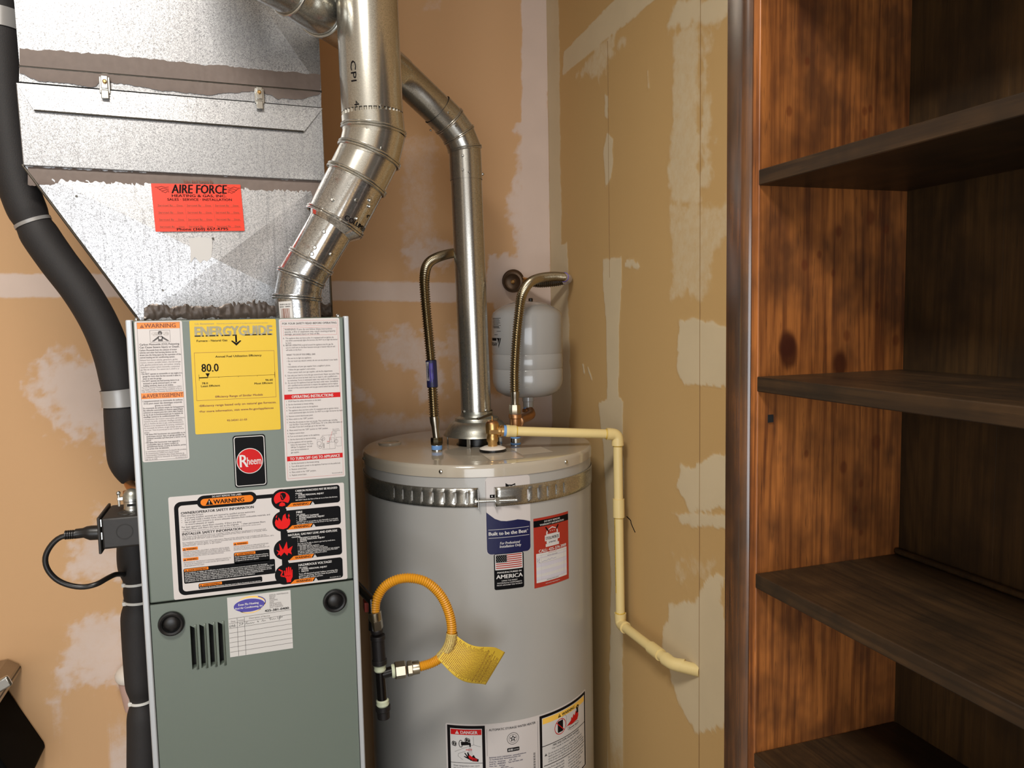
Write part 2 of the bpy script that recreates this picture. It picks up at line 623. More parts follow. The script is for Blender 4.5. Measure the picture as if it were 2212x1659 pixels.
class Label:
    """surf coordinates of the top-left corner in metres; everything drawn in millimetres, y downwards"""

    def __init__(self, name, surf, a0, b1, w, h, mat, parent, radius=2.0, thick=0.0003, rot=0.0, label=None, lift=0.0, base=True):
        self.s, self.a0, self.b1, self.w, self.h, self.lift = surf, a0, b1, w, h, lift
        self.parent, self.ink, self.rot = parent, {}, rot
        self.thick = thick
        if base:
            mb = MB()
            top = self._poly(rrect(0, 0, w, h, radius), thick)
            self._extrude(mb, top)
            self.obj = mb.build(name, mat, parent, smooth=0)
            if label:
                self.obj['label'] = label
        else:
            self.obj = parent

    def xy(self, x, y):
        if self.rot:
            cx, cy = self.w / 2, self.h / 2
            dx, dy = x - cx, y - cy
            c, s_ = math.cos(self.rot), math.sin(self.rot)
            x, y = cx + c * dx - s_ * dy, cy + s_ * dx + c * dy
        return self.a0 + x / 1000.0, self.b1 - y / 1000.0

    def _poly(self, pts, h):
        """returns verts/faces on the surface, cut into strips when the surface is curved"""
        bm = bmesh.new()
        vs = [bm.verts.new((*self.xy(x, y), 0)) for x, y in pts]
        bm.faces.new(vs)
        if self.s.step:
            xs = [v.co.x for v in bm.verts]
            k = math.ceil(min(xs) / self.s.step) * self.s.step
            while k < max(xs):
                bmesh.ops.bisect_plane(bm, geom=bm.verts[:] + bm.edges[:] + bm.faces[:], plane_co=(k, 0, 0), plane_no=(1, 0, 0))
                k += self.s.step
        bm.verts.index_update()
        out = ([(v.co.x, v.co.y) for v in bm.verts], [tuple(v.index for v in f.verts) for f in bm.faces],
               [tuple(v.index for v in e.verts) for e in bm.edges if len(e.link_faces) == 1])
        bm.free()
        return out

    def _extrude(self, mb, top):
        vs, fs, es = top
        n = len(vs)
        P = [self.s.pt(a, b, self.thick + self.lift) for a, b in vs] + [self.s.pt(a, b, self.lift - 0.00005) for a, b in vs]
        mb.add(P, fs + [tuple(i + n for i in f[::-1]) for f in fs] + [(i, j, j + n, i + n) for i, j in es])

    def _put(self, ink, vs, fs, layer):
        h = self.lift + self.thick + 0.00010 * layer
        self.ink.setdefault(ink, MB()).add([self.s.pt(a, b, h) for a, b in vs], fs)

    def poly(self, ink, pts, layer=1, name=None):
        vs, fs, _ = self._poly(pts, 0)
        xs_, ys_ = [p[0] for p in pts], [p[1] for p in pts]
        w, h = max(xs_) - min(xs_), max(ys_) - min(ys_)
        if min(w, h) > 3.0 and w * h > 22:                  # big enough to pick out: a piece of its own
            hh = self.lift + self.thick + 0.00010 * layer
            MB().add([self.s.pt(a, b, hh) for a, b in vs], fs).build(name or SHAPE_NAMES.get(ink, 'printed_panel'), ink, self.obj, smooth=0)
        else:
            self._put(ink, vs, fs, layer)

    def rect(self, ink, x, y, w, h, layer=1, r=0.0):
        self.poly(ink, rrect(x, y, w, h, r), layer)

    def frame(self, ink, x, y, w, h, t=0.5, layer=2):
        for q in ((x, y, w, t), (x, y + h - t, w, t), (x, y + t, t, h - 2 * t), (x + w - t, y + t, t, h - 2 * t)):
            self.rect(ink, *q, layer)

    def disc(self, ink, x, y, rx, ry=None, layer=2, n=28):
        ry = ry or rx
        self.poly(ink, [(x + rx * math.cos(2 * math.pi * i / n), y + ry * math.sin(2 * math.pi * i / n)) for i in range(n)], layer)

    def line(self, ink, x0, y0, x1, y1, t=0.4, layer=3):
        L = math.hypot(x1 - x0, y1 - y0) or 1
        nx, ny = -(y1 - y0) / L * t / 2, (x1 - x0) / L * t / 2
        self.poly(ink, [(x0 + nx, y0 + ny), (x1 + nx, y1 + ny), (x1 - nx, y1 - ny), (x0 - nx, y0 - ny)], layer)

    def wire(self, ink, pts, t=0.4, layer=3):
        for p, q in zip(pts, pts[1:]):
            self.line(ink, *p, *q, t, layer)

    def ringline(self, ink, x, y, rx, ry=None, t=0.5, layer=3, n=28, a0=0, a1=360):
        ry = ry or rx
        k = max(3, int(n * (a1 - a0) / 360))
        self.wire(ink, [(x + rx * math.cos(math.radians(a0 + (a1 - a0) * i / k)), y + ry * math.sin(math.radians(a0 + (a1 - a0) * i / k))) for i in range(k + 1)], t, layer)

    def text(self, ink, x, y, s, size, w=None, bold=0, align='l', layer=4, cx=1.0, turn=0, slant=0.0):
        """baseline at y; size in mm; w = squeeze to this width"""
        vs, fs, (lo, hi) = text_geo(s, bold)
        if not len(vs):
            return 0
        nat = (hi - lo) * size
        kx = (w / nat) if w else cx
        if align == 'l':
            lo = 0.0
            nat = hi * size
            kx = (w / nat) if w else cx
        X = (vs[:, 0] - lo) * size * kx + vs[:, 1] * size * slant
        Yv = vs[:, 1] * size
        tot = nat * kx
        sh = {'l': 0, 'c': -tot / 2, 'r': -tot}[align]
        X = X + sh
        if turn:
            c, sn = math.cos(math.radians(turn)), math.sin(math.radians(turn))
            X, Yv = c * X - sn * Yv, sn * X + c * Yv
        if size >= 9 and self.obj is not None:
            hh = self.lift + self.thick + 0.00010 * layer
            MB().add([self.s.pt(*self.xy(x + a, y - b), hh + z * 3e-5) for a, b, z in zip(X, Yv, vs[:, 2])], fs).build('lettering', ink, self.obj, smooth=0)
            return tot
        hh = self.lift + self.thick + 0.00010 * layer
        self.ink.setdefault(ink, MB()).add([self.s.pt(*self.xy(x + a, y - b), hh + z * 3e-5) for a, b, z in zip(X, Yv, vs[:, 2])], fs)
        return tot

    def para(self, ink, x, y, w, size, lead, lines, bold=0, align='l', layer=4):
        nat = max((text_geo(s, bold)[2][1] - (0 if align == 'l' else text_geo(s, bold)[2][0])) * size for s in lines if s.strip())
        cx = w / nat
        for i, s in enumerate(lines):
            if s.strip():
                self.text(ink, x, y + i * lead, s, size, bold=bold, align=align, layer=layer, cx=cx)

    def done(self):
        for ink, mb in self.ink.items():
            mb.build(PRINT_NAMES.get(ink, 'printed_ink'), ink, self.obj, smooth=0)['kind'] = 'stuff'    # fine print, too small to pick apart
        return self.obj


PRINT_NAMES = {'ink_black': 'black_print', 'ink_grey': 'grey_print', 'ink_mid': 'dark_grey_print', 'ink_faint': 'faint_print', 'ink_silver': 'worn_lettering',
               'ink_white': 'white_print', 'ink_red': 'red_print', 'ink_brightred': 'red_pictogram', 'ink_orange': 'orange_band', 'ink_peach': 'orange_band',
               'ink_blue': 'blue_print', 'ink_gold': 'gold_print', 'ink_brown': 'brown_print', 'ink_navy': 'navy_print', 'ink_rule_red': 'red_rule',
               'ink_lilac': 'grey_stripe', 'label_black': 'black_panel', 'label_navy': 'navy_panel', 'label_white': 'white_panel', 'ink_purple': 'purple_print'}


SHAPE_NAMES = {'label_black': 'black_panel', 'ink_black': 'black_shape', 'label_white': 'white_panel', 'ink_white': 'white_panel', 'ink_red': 'red_band', 'ink_brightred': 'red_pictogram',
               'ink_orange': 'orange_band', 'ink_peach': 'orange_band', 'label_red': 'red_stripe', 'label_navy': 'navy_panel', 'ink_gold': 'gold_shape', 'ink_blue': 'blue_oval',
               'ink_lilac': 'grey_stripe', 'ink_mid': 'grey_shape', 'ink_brown': 'brown_shape'}


def rrect(x, y, w, h, r):
    if r <= 0:
        return [(x, y), (x + w, y), (x + w, y + h), (x, y + h)]
    r = min(r, w / 2, h / 2)
    out = []
    for cx, cy, a in ((x + w - r, y + r, -90), (x + w - r, y + h - r, 0), (x + r, y + h - r, 90), (x + r, y + r, 180)):
        for k in range(6):
            t = math.radians(a + 90 * k / 5)
            out.append((cx + r * math.cos(t), cy + r * math.sin(t)))
    return out


def warn_triangle(L, x, y, s, fg, bg, layer=4):
    L.poly(fg, [(x, y), (x + s, y), (x + s / 2, y - s * 0.87)], layer)
    L.poly(bg, [(x + s * 0.44, y - s * 0.58), (x + s * 0.56, y - s * 0.58), (x + s * 0.53, y - s * 0.25), (x + s * 0.47, y - s * 0.25)], layer + 1)
    L.rect(bg, x + s * 0.46, y - s * 0.18, s * 0.08, s * 0.09, layer + 1)


# ------------------------------------------------------------------ the room
rng = np.random.default_rng(7)


def vnoise(u, v, scale, octaves=3):
    out = np.zeros_like(u)
    amp, tot = 1.0, 0.0
    for o in range(octaves):
        lat = rng.random((257, 257))
        x, y = (u * scale) % 256, (v * scale) % 256
        i, j = x.astype(int), y.astype(int)
        fx, fy = x - i, y - j
        fx, fy = fx * fx * (3 - 2 * fx), fy * fy * (3 - 2 * fy)
        out += amp * ((lat[i, j] * (1 - fx) + lat[i + 1, j] * fx) * (1 - fy) + (lat[i, j + 1] * (1 - fx) + lat[i + 1, j + 1] * fx) * fy)
        tot += amp
        amp *= 0.5
        scale *= 2.1
    return out / tot - 0.5


def poly_sd(u, v, poly):
    """signed distance, positive inside"""
    d = np.full(u.shape, 1e9)
    inside = np.zeros(u.shape, bool)
    n = len(poly)
    for k in range(n):
        (x0, y0), (x1, y1) = poly[k], poly[(k + 1) % n]
        ex, ey = x1 - x0, y1 - y0
        t = np.clip(((u - x0) * ex + (v - y0) * ey) / (ex * ex + ey * ey + 1e-12), 0, 1)
        d = np.minimum(d, np.hypot(u - x0 - t * ex, v - y0 - t * ey))
        cond = (y0 > v) != (y1 > v)
        with np.errstate(divide='ignore', invalid='ignore'):
            inside ^= cond & (u < (x1 - x0) * (v - y0) / (y1 - y0 + 1e-12) + x0)
    return np.where(inside, d, -d)


def drywall_wall(name, us, vs, to3d, patches, mat, back):
    """dense sheet whose joint-compound patches stand a hair proud of the paper and carry a coverage value"""
    U, V = np.meshgrid(us, vs)
    wob = vnoise(U, V, 28, 4)
    wob2 = vnoise(U + 9.3, V + 4.1, 90, 3)
    mud = np.zeros_like(U)
    for poly, strength, soft, jag in patches:
        sd = poly_sd(U, V, poly) + wob * jag + wob2 * jag * 0.6
        c = np.clip(sd / soft * 0.5 + 0.5, 0, 1)
        mud = np.maximum(mud, c * c * (3 - 2 * c) * strength)
    h, w = U.shape
    co = to3d(U.ravel(), V.ravel(), (mud * 0.0009).ravel())
    idx = np.arange(h * w).reshape(h, w)
    q = np.stack([idx[:-1, :-1], idx[:-1, 1:], idx[1:, 1:], idx[1:, :-1]], -1).reshape(-1, 4)
    nb = h * w
    corners = [idx[0, 0], idx[0, -1], idx[-1, -1], idx[-1, 0]]
    bk = np.array(to3d(np.array([us[0], us[-1], us[-1], us[0]]), np.array([vs[0], vs[0], vs[-1], vs[-1]]), np.full(4, -back)))
    verts = np.vstack([co, bk])
    faces = [tuple(int(i) for i in f) for f in q]
    faces.append((nb + 3, nb + 2, nb + 1, nb))
    loops = [list(idx[0, :]), list(idx[:, -1]), list(idx[-1, ::-1]), list(idx[::-1, 0])]
    for k, lp in enumerate(loops):
        faces.append(tuple([int(i) for i in lp][::-1] + [nb + k, nb + (k + 1) % 4]))
    me = bpy.data.meshes.new(name)
    me.from_pydata(verts.tolist(), [], faces)
    at = me.attributes.new('mud', 'FLOAT', 'POINT')
    at.data.foreach_set('value', np.concatenate([mud.ravel(), np.zeros(4)]).astype(np.float32))
    me.materials.append(M(mat))
    bm = bmesh.new()
    bm.from_mesh(me)
    bmesh.ops.recalc_face_normals(bm, faces=bm.faces)
    bm.to_mesh(me)
    bm.free()
    o = bpy.data.objects.new(name, me)
    COL.objects.link(o)
    ROOT[o.name] = Vector()
    return struct(o)


def bw(pts):
    return [(lambda p: (p.x, p.z))(sy(x, y, YB)) for x, y in pts]


def rw(pts):
    return [(lambda p: (p.y, p.z))(sx(x, y, XR)) for x, y in pts]


back_patches = [
    ([(0.745, 0.3), (XR, 0.3), (XR, 2.75), (0.79, 2.75)], 0.95, 0.006, 0.008),
    (bw([(1128, -40), (1195, -40), (1195, 200), (1130, 200)]), 0.95, 0.004, 0.006),
    (bw([(1115, 270), (1195, 250), (1200, 560), (1120, 550), (1100, 480), (1092, 440), (1112, 400), (1118, 330)]), 0.75, 0.02, 0.05),
    (bw([(-1500, 588), (290, 592), (290, 642), (-1500, 650)]), 0.9, 0.006, 0.006),
    (bw([(715, 607), (1190, 612), (1190, 656), (715, 650)]), 0.85, 0.006, 0.005),
    (bw([(1060, 555), (1130, 548), (1195, 560), (1195, 668), (1090, 690), (1050, 640)]), 0.85, 0.012, 0.04),
    (bw([(75, 775), (140, 758), (235, 760), (262, 880), (262, 985), (190, 945), (100, 905), (68, 850)]), 0.8, 0.05, 0.10),
    (bw([(862, 300), (944, 282), (944, 602), (870, 602), (860, 470)]), 0.42, 0.02, 0.03),
    (bw([(858, 538), (930, 520), (985, 522), (985, 580), (880, 585)]), 0.7, 0.025, 0.06),
    (bw([(800, 716), (875, 706), (962, 742), (965, 850), (905, 870), (900, 800), (830, 790)]), 0.62, 0.03, 0.07),
    (bw([(752, 822), (800, 835), (806, 872), (765, 880)]), 0.6, 0.02, 0.06),
    (bw([(700, 905), (1010, 890), (1010, 990), (700, 990)]), 0.62, 0.03, 0.05),
    (bw([(960, 700), (1010, 690), (1010, 850), (975, 850)]), 0.5, 0.02, 0.05),
    (bw([(1050, 850), (1190, 850), (1190, 960), (1050, 960)]), 0.8, 0.02, 0.03),
    (bw([(158, 1190), (205, 1090), (262, 1070), (290, 1120), (290, 1250), (190, 1258), (150, 1240)]), 0.66, 0.03, 0.08),
    (bw([(150, 1345), (215, 1325), (290, 1300), (290, 1440), (248, 1485), (170, 1470), (120, 1540), (112, 1520), (140, 1430)]), 0.72, 0.04, 0.08),
    (bw([(215, 1612), (232, 1618), (244, 1634), (225, 1644), (214, 1640)]), 0.9, 0.006, 0.02),
    (bw([(232, 1652), (262, 1640), (290, 1650), (290, 1700), (240, 1700)]), 0.9, 0.006, 0.03),
    (bw([(905, -10), (960, -10), (950, 30), (910, 25)]), 0.4, 0.02, 0.05),
    (bw([(1112, 515), (1122, 525), (1135, 530), (1125, 536)]), 0.9, 0.003, 0.01),
]
right_patches = [
    ([(YB, 0.3), (2.085, 0.3), (2.085, 1.25), (2.06, 1.35), (2.075, 1.75), (2.115, 1.80), (2.115, 2.75), (YB, 2.75)], 0.9, 0.008, 0.014),
    (rw([(1190, 535), (1226, 520), (1230, 640), (1215, 660), (1222, 700), (1218, 730), (1190, 740)]), 0.9, 0.004, 0.012),
    (rw([(1215, 165), (1218, 113), (1333, -5), (1420, -5), (1363, 44), (1302, 91)]), 0.95, 0.003, 0.006),
    (rw([(1292, 90), (1330, 68), (1326, 120), (1310, 162), (1262, 160), (1235, 170), (1275, 130)]), 0.62, 0.02, 0.06),
    (rw([(1330, 80), (1350, 75), (1352, 95), (1334, 105)]), 0.6, 0.012, 0.03),
    (rw([(1307, 205), (1314, 210), (1314, 260), (1306, 252)]), 0.85, 0.004, 0.008),
    (rw([(1312, 288), (1325, 302), (1322, 385), (1308, 405), (1303, 330)]), 0.9, 0.004, 0.010),
    (rw([(1440, 55), (1462, 0), (1580, -10), (1580, 20), (1545, 60), (1506, 50), (1480, 70), (1445, 62)]), 0.8, 0.012, 0.03),
    (rw([(1452, 70), (1510, 45), (1512, 440), (1450, 440), (1438, 380), (1450, 300), (1454, 160)]), 0.62, 0.012, 0.03),
    (rw([(1514, 60), (1560, 50), (1530, 130), (1540, 250), (1532, 400), (1514, 410)]), 0.6, 0.02, 0.05),
    (rw([(1448, 440), (1512, 438), (1580, 430), (1580, 500), (1545, 560), (1530, 650), (1455, 640)]), 0.55, 0.02, 0.05),
    (rw([(1303, 562), (1343, 554), (1343, 612), (1338, 700), (1336, 858), (1346, 866), (1346, 940), (1300, 940), (1293, 872), (1312, 862), (1310, 700), (1303, 620)]), 0.92, 0.003, 0.006),
    (rw([(1301, 938), (1346, 938), (1348, 1040), (1346, 1200), (1346, 1720), (1312, 1720), (1320, 1250), (1305, 1000)]), 0.85, 0.006, 0.012),
    (rw([(1468, 690), (1500, 690), (1580, 712), (1580, 835), (1478, 832), (1460, 790), (1466, 745)]), 0.9, 0.006, 0.02),
    (rw([(1472, 1003), (1500, 1012), (1530, 990), (1580, 975), (1580, 1100), (1488, 1106), (1460, 1050)]), 0.9, 0.006, 0.02),
    (rw([(1450, 1106), (1580, 1112), (1580, 1140), (1475, 1138)]), 0.85, 0.006, 0.02),
    (rw([(1455, 1215), (1500, 1200), (1550, 1205), (1545, 1260), (1470, 1262)]), 0.45, 0.02, 0.07),
    (rw([(1542, 1228), (1562, 1240), (1560, 1300), (1580, 1400), (1580, 1560), (1522, 1588), (1486, 1562), (1452, 1480), (1430, 1382), (1446, 1312), (1500, 1300)]), 0.85, 0.008, 0.03),
    (rw([(1352, 1640), (1372, 1612), (1402, 1630), (1402, 1720), (1352, 1720)]), 0.8, 0.008, 0.03),
    (rw([(1348, 572), (1366, 556), (1384, 578), (1370, 584)]), 0.8, 0.006, 0.03),
    (rw([(1214, 832), (1230, 832), (1226, 845)]), 0.9, 0.003, 0.01),
    (rw([(1398, 150), (1401, 150), (1404, 190), (1400, 194)]), 0.6, 0.003, 0.004),
    (rw([(1258, 786), (1261, 786), (1264, 808), (1261, 808)]), 0.95, 0.002, 0.002),
    (rw([(1268, 792), (1271, 792), (1280, 820), (1277, 820)]), 0.95, 0.002, 0.002),
]
bx = np.concatenate([np.array([XL, -2.4]), np.arange(-1.6, XR - 0.004, 0.006), [XR]])
bz = np.concatenate([np.array([FLOOR_Z, 0.4]), np.arange(0.62, 2.62, 0.006), [CEIL_Z]])
wall_back = drywall_wall('wall_back', bx, bz, lambda u, v, h: np.stack([u, YB - h, v], -1), back_patches, 'drywall_back', 0.12)
wall_back['label'] = 'bare tan drywall with smeared joint compound behind the furnace and heater'
ry = np.concatenate([np.array([YF, -1.5, 0.0, 0.6]), np.arange(0.86, YB - 0.004, 0.006), [YB]])
rz = np.concatenate([np.array([FLOOR_Z, 0.3]), np.arange(0.56, 2.50, 0.006), [CEIL_Z]])
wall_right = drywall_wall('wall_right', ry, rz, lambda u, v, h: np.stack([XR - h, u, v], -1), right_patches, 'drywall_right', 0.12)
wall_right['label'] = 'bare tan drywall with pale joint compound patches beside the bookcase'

for (y0, z0, z1) in ((rw([(1315, 300)])[0][0], rw([(1315, 600)])[0][1], rw([(1312, 90)])[0][1]), (rw([(1513, 500)])[0][0], 0.5, 2.45)):
    MB().box((XR - 0.0012, y0 - 0.0006, z0), (XR + 0.001, y0 + 0.0006, z1)).build('joint_line', 'pencil_line', wall_right, smooth=0)
mk = spline([sx(1354, 1116, XR - .0006), sx(1362, 1124, XR - .0006), sx(1364, 1132, XR - .0006), sx(1372, 1150, XR - .0006)], 0.002)[0]
MB().tube(mk, 0.0011, 6).build('ink_mark', 'ink_black', wall_right)

struct(MB().box((XL - .12, YF - .12, -0.10), (XR + .12, YB + .12, 0.0)).build('floor', 'concrete', smooth=0))
struct(MB().box((XL - .12, YF - .12, CEIL_Z), (XR + .12, YB + .12, CEIL_Z + .1)).build('ceiling', 'ceiling_white', smooth=0))
struct(MB().box((XL - .12, YF - .12, 0), (XL, YB + .12, CEIL_Z)).build('wall_left', 'room_wall', smooth=0))
DX0, DX1, DZ = -2.32, 0.42, 2.16
wf = MB().box((XL, YF - .12, 0), (DX0, YF, CEIL_Z)).box((DX1, YF - .12, 0), (XR, YF, CEIL_Z)).box((DX0, YF - .12, DZ), (DX1, YF, CEIL_Z))
struct(wf.build('wall_front', 'room_wall', smooth=0))


# ------------------------------------------------------------------ furnace
FY = 1.398                                  # front of the doors
FX0, FX1, FZ0, FZ1 = -0.1905, 0.1645, 0.62, 1.603
furnace = thing('furnace', 'upright grey-green gas furnace covered in warning labels', 'furnace', (-0.013, 1.75, 0.0))
MB().box((FX0 + .001, FY + .022, 0.0), (FX1 - .001, 2.11, FZ1 - .001)).build('cabinet', 'cabinet_grey', furnace, bevel=0.002)
for x0, x1 in ((FX0, FX0 + .0095), (FX1 - .0085, FX1)):
    MB().box((x0, FY - .003, FZ0), (x1, FY + .024, FZ1 + .001)).build('corner_post', 'furnace_edge', furnace, bevel=0.002)
MB().box((FX0 + .0105, FY, 1.1315), (FX1 - .0095, FY + .02, FZ1 - .0005)).build('upper_door', 'furnace_green', furnace, bevel=0.0025)
# lower door with four punched louvre slots
sl = [(-0.1206 + k * 0.01475, -0.1206 + k * 0.01475 + 0.0092) for k in range(4)]
xs = [FX0 + .0105] + [e for s in sl for e in s] + [FX1 - .0095]
zs = [FZ0, 1.0078, 1.0848, 1.1285]
door = MB()
for i in range(len(xs) - 1):
    for j in range(3):
        hole = j == 1 and i % 2 == 1
        if not hole:
            door.add([(xs[i], FY, zs[j]), (xs[i + 1], FY, zs[j]), (xs[i + 1], FY, zs[j + 1]), (xs[i], FY, zs[j + 1])], [(0, 1, 2, 3)])
for a, b in sl:
    for p, q in (((a, zs[1]), (a, zs[2])), ((b, zs[1]), (b, zs[2])), ((a, zs[1]), (b, zs[1])), ((a, zs[2]), (b, zs[2]))):
        door.add([(p[0], FY, p[1]), (q[0], FY, q[1]), (q[0], FY + .02, q[1]), (p[0], FY + .02, p[1])], [(0, 1, 2, 3)])
for p, q in (((xs[0], zs[0]), (xs[0], zs[3])), ((xs[-1], zs[0]), (xs[-1], zs[3])), ((xs[0], zs[0]), (xs[-1], zs[0])), ((xs[0], zs[3]), (xs[-1], zs[3]))):
    door.add([(p[0], FY, p[1]), (q[0], FY, q[1]), (q[0], FY + .02, q[1]), (p[0], FY + .02, p[1])], [(0, 1, 2, 3)])
lower = door.build('lower_door', 'furnace_green', furnace, smooth=0)
MB().box((sl[0][0] - .01, FY + .0205, zs[1] - .01), (sl[3][1] + .01, FY + .0215, zs[2] + .01)).build('louvre_darkness', 'void_black', lower, smooth=0)  # black sheet standing in for the shade inside the slots
for a, b in sl:
    hood = []
    for k in range(9):
        t = k / 8
        z = zs[1] - .001 + t * (zs[2] - zs[1] + .002)
        e = min(1.0, min(t, 1 - t) / 0.13)
        e = math.sqrt(max(0, 1 - (1 - e) ** 2))
        hood.append([(b + .0016, FY, z), (b - 0.0004 - .0012 * (1 - e), FY - .0012, z), (b - 0.0022 - .0035 * (1 - e) * 0, FY + .0004 + .004 * (1 - e) * 0, z)])
    MB().grid(hood).build('louvre', 'furnace_green', lower, solid=0.0006)
    for zc, sg in ((zs[1], 1), (zs[2], -1)):   # rounded slot ends
        MB().prism([(b, FY - .0002, zc), (b, FY - .0002, zc + sg * .009), (b - .0022, FY - .0002, zc + sg * .0042), (b - .0085, FY - .0002, zc)], (0, .003, 0)).build('slot_corner', 'furnace_green', lower, smooth=0)
for (kx, kz) in ((-0.1489, 1.0935), (0.1213, 1.0965)):
    r = MB().lathe([(.0205, -.001), (.0212, .003), (.0200, .0062), (.0178, .0072), (.0148, .0060), (.0138, .001)], (kx, FY, kz), (0, -1, 0), 40, cap1=False).build('finger_grip', 'knob_black', furnace)
    MB().lathe([(.0140, -.0005), (.0135, .0012), (.0110, .0030), (.0070, .0044), (.002, .0049)], (kx, FY, kz), (0, -1, 0), 32).build('grip_button', 'plastic_black', r)
for (x_, y_) in ((-0.178, 1.43), (0.150, 1.43)):
    MB().lathe([(.0042, 0), (.0042, .003), (.002, .005)], (x_, y_, FZ1), (0, 0, 1), 12).build('screw', 'zinc_bright', furnace)

front = Flat((0, FY, 0), (1, 0, 0), (0, 0, 1))

# carbon monoxide label
L = Label('carbon_monoxide_label', front, -0.1778, 1.6015, 71.5, 231, 'label_white', furnace, 3, label='tall white label with two orange warning bands, English and French')
L.frame('ink_mid', 3.6, 2.0, 64.5, 226.5, 0.35)
L.rect('ink_peach', 3.8, 2.4, 64, 10)
warn_triangle(L, 8, 10.6, 6.2, 'ink_brown', 'ink_peach')
L.text('ink_brown', 14.6, 10.6, 'WARNING', 9.6, 47, 1)
L.frame('ink_mid', 22, 15, 30.5, 19.5, 0.35)
for cx, cy, rx in ((29, 20.5, 4.5), (45, 20, 4.5)):
    for q in range(3):
        L.ringline('ink_faint', cx + q * 1.5, cy + (q % 2) * 2, rx - q, 1.8, 0.3)
L.disc('ink_mid', 37.4, 19.5, 3.2, 3.4)
L.poly('ink_mid', [(34, 33), (34.2, 25.5), (36, 24), (39, 24), (41, 25.5), (41, 33)], 2)
L.poly('ink_mid', [(35, 24.5), (24.5, 33), (28, 33), (35, 28)], 2)
L.poly('ink_mid', [(40, 24.5), (50.8, 32.6), (47.5, 33), (40, 28)], 2)
L.disc('label_white', 37.4, 27.6, 2.3, 2.3, 3)
L.rect('label_white', 36.8, 19.5, 1.1, 7, 3)
L.para('ink_mid', 35.7, 39.2, 60, 4.5, 4.6, ['Carbon Monoxide (CO) Poisoning', 'Can Cause Severe Injury or Death.'], 1, 'c')
L.para('ink_mid', 5.2, 48.2, 62, 3.7, 3.95, ['Carbon Monoxide from the exhaust of motor', 'vehicles and other fuel burning devices can be', 'drawn into the living space by the operation of the', 'central heating and air conditioning system.'], 1)
L.para('ink_grey', 5.2, 64.4, 61, 3.7, 3.85, ['Exhaust from motor vehicles, generators, garden', 'tractors, mowers, portable heaters, charcoal and gas', 'grills, gasoline powered tools, and outdoor camping', 'equipment contains carbon monoxide, a poisonous', 'gas that can kill you. You cannot see it, smell it, or', 'taste it.'])
L.para('ink_mid', 5.2, 87.0, 62, 3.7, 3.85, ['\u2022 Do NOT operate an automobile or any engine in a', '   garage for more than the few seconds it takes to', '   enter or exit the garage.', '\u2022 Do NOT operate any fuel-burning device in an', '   enclosed or partly enclosed space, or near', '   building windows, doors or air intakes.'], 1)
L.para('ink_grey', 5.2, 109.6, 61.5, 3.6, 3.3, ['The U.S. Consumer Product Safety Commission (CPSC)', 'and Health Canada recommend the installation of UL or', 'CSA certified Carbon Monoxide Alarm(s) in every home.'])
L.rect('ink_peach', 3.8, 117.2, 64, 9.6)
warn_triangle(L, 5, 124.8, 6.2, 'ink_brown', 'ink_peach')
L.text('ink_brown', 11.6, 125.0, 'AVERTISSEMENT', 9.2, 55.5, 1)
L.para('ink_mid', 35.7, 131.6, 60, 3.8, 3.9, ["L'empoisonnement au monoxyde de carbone", '(CO) peut causer des dommages corporels', 'graves ou mortels.'], 1, 'c')
L.para('ink_mid', 5.2, 143.2, 62, 3.6, 3.6, ["Du monoxyde de carbone venant de l'\u00e9chappement", "des v\u00e9hicules automobiles et d'autres appareillages", "carburant au mazout peut \u00eatre attir\u00e9 dans l'espace", 'de vie de par le fonctionnement par le syst\u00e8me de', "chauffage central et de conditionnement d'air."], 1)
L.para('ink_grey', 5.2, 161.4, 62, 3.6, 3.6, ["L'\u00e9chappement des moteurs automobiles, g\u00e9n\u00e9rateurs,", 'tracteurs de jardin, tondeuses, chauffages portables,', 'grils au charbon de bois ou gaz, outils fonctionnant \u00e0', "l'essence et les \u00e9quipements de camping, contiennent", 'du monoxyde de carbone, un gaz toxique qui peut', 'vous tuer. Vous ne pouvez pas le voir, le sentir ou le', 'go\u00fbter.'])
L.para('ink_mid', 5.2, 186.4, 62, 3.5, 3.4, ['\u2022 NE faites PAS fonctionner une automobile ou un', '   quelconque moteur dans un garage pendant les', "   quelques secondes qu'il faut pour y entrer ou en", '   sortir.', '\u2022 NE faites PAS fonctionner tout appareil \u00e0', '   combustible dans un espace confin\u00e9 ou', '   partiellement ferm\u00e9, ou pr\u00e8s de fen\u00eatres, portes', "   ou prises d'air de b\u00e2timent."], 1)
L.para('ink_grey', 5.2, 214.6, 62, 3.5, 3.25, ['La commission am\u00e9ricaine pour la s\u00e9curit\u00e9 des produits', 'de consommation (CPSC) et la Sant\u00e9 Canada', "recommandent l'installation dans chaque domicile de", "syst\u00e8me(s) d'alerte au monoxyde de carbone certifi\u00e9(s)", 'par UL ou CSA.'])
L.text('ink_grey', 66, 227.4, '92-102436-01-01', 2.2, 16, 0, 'r')
L.done()

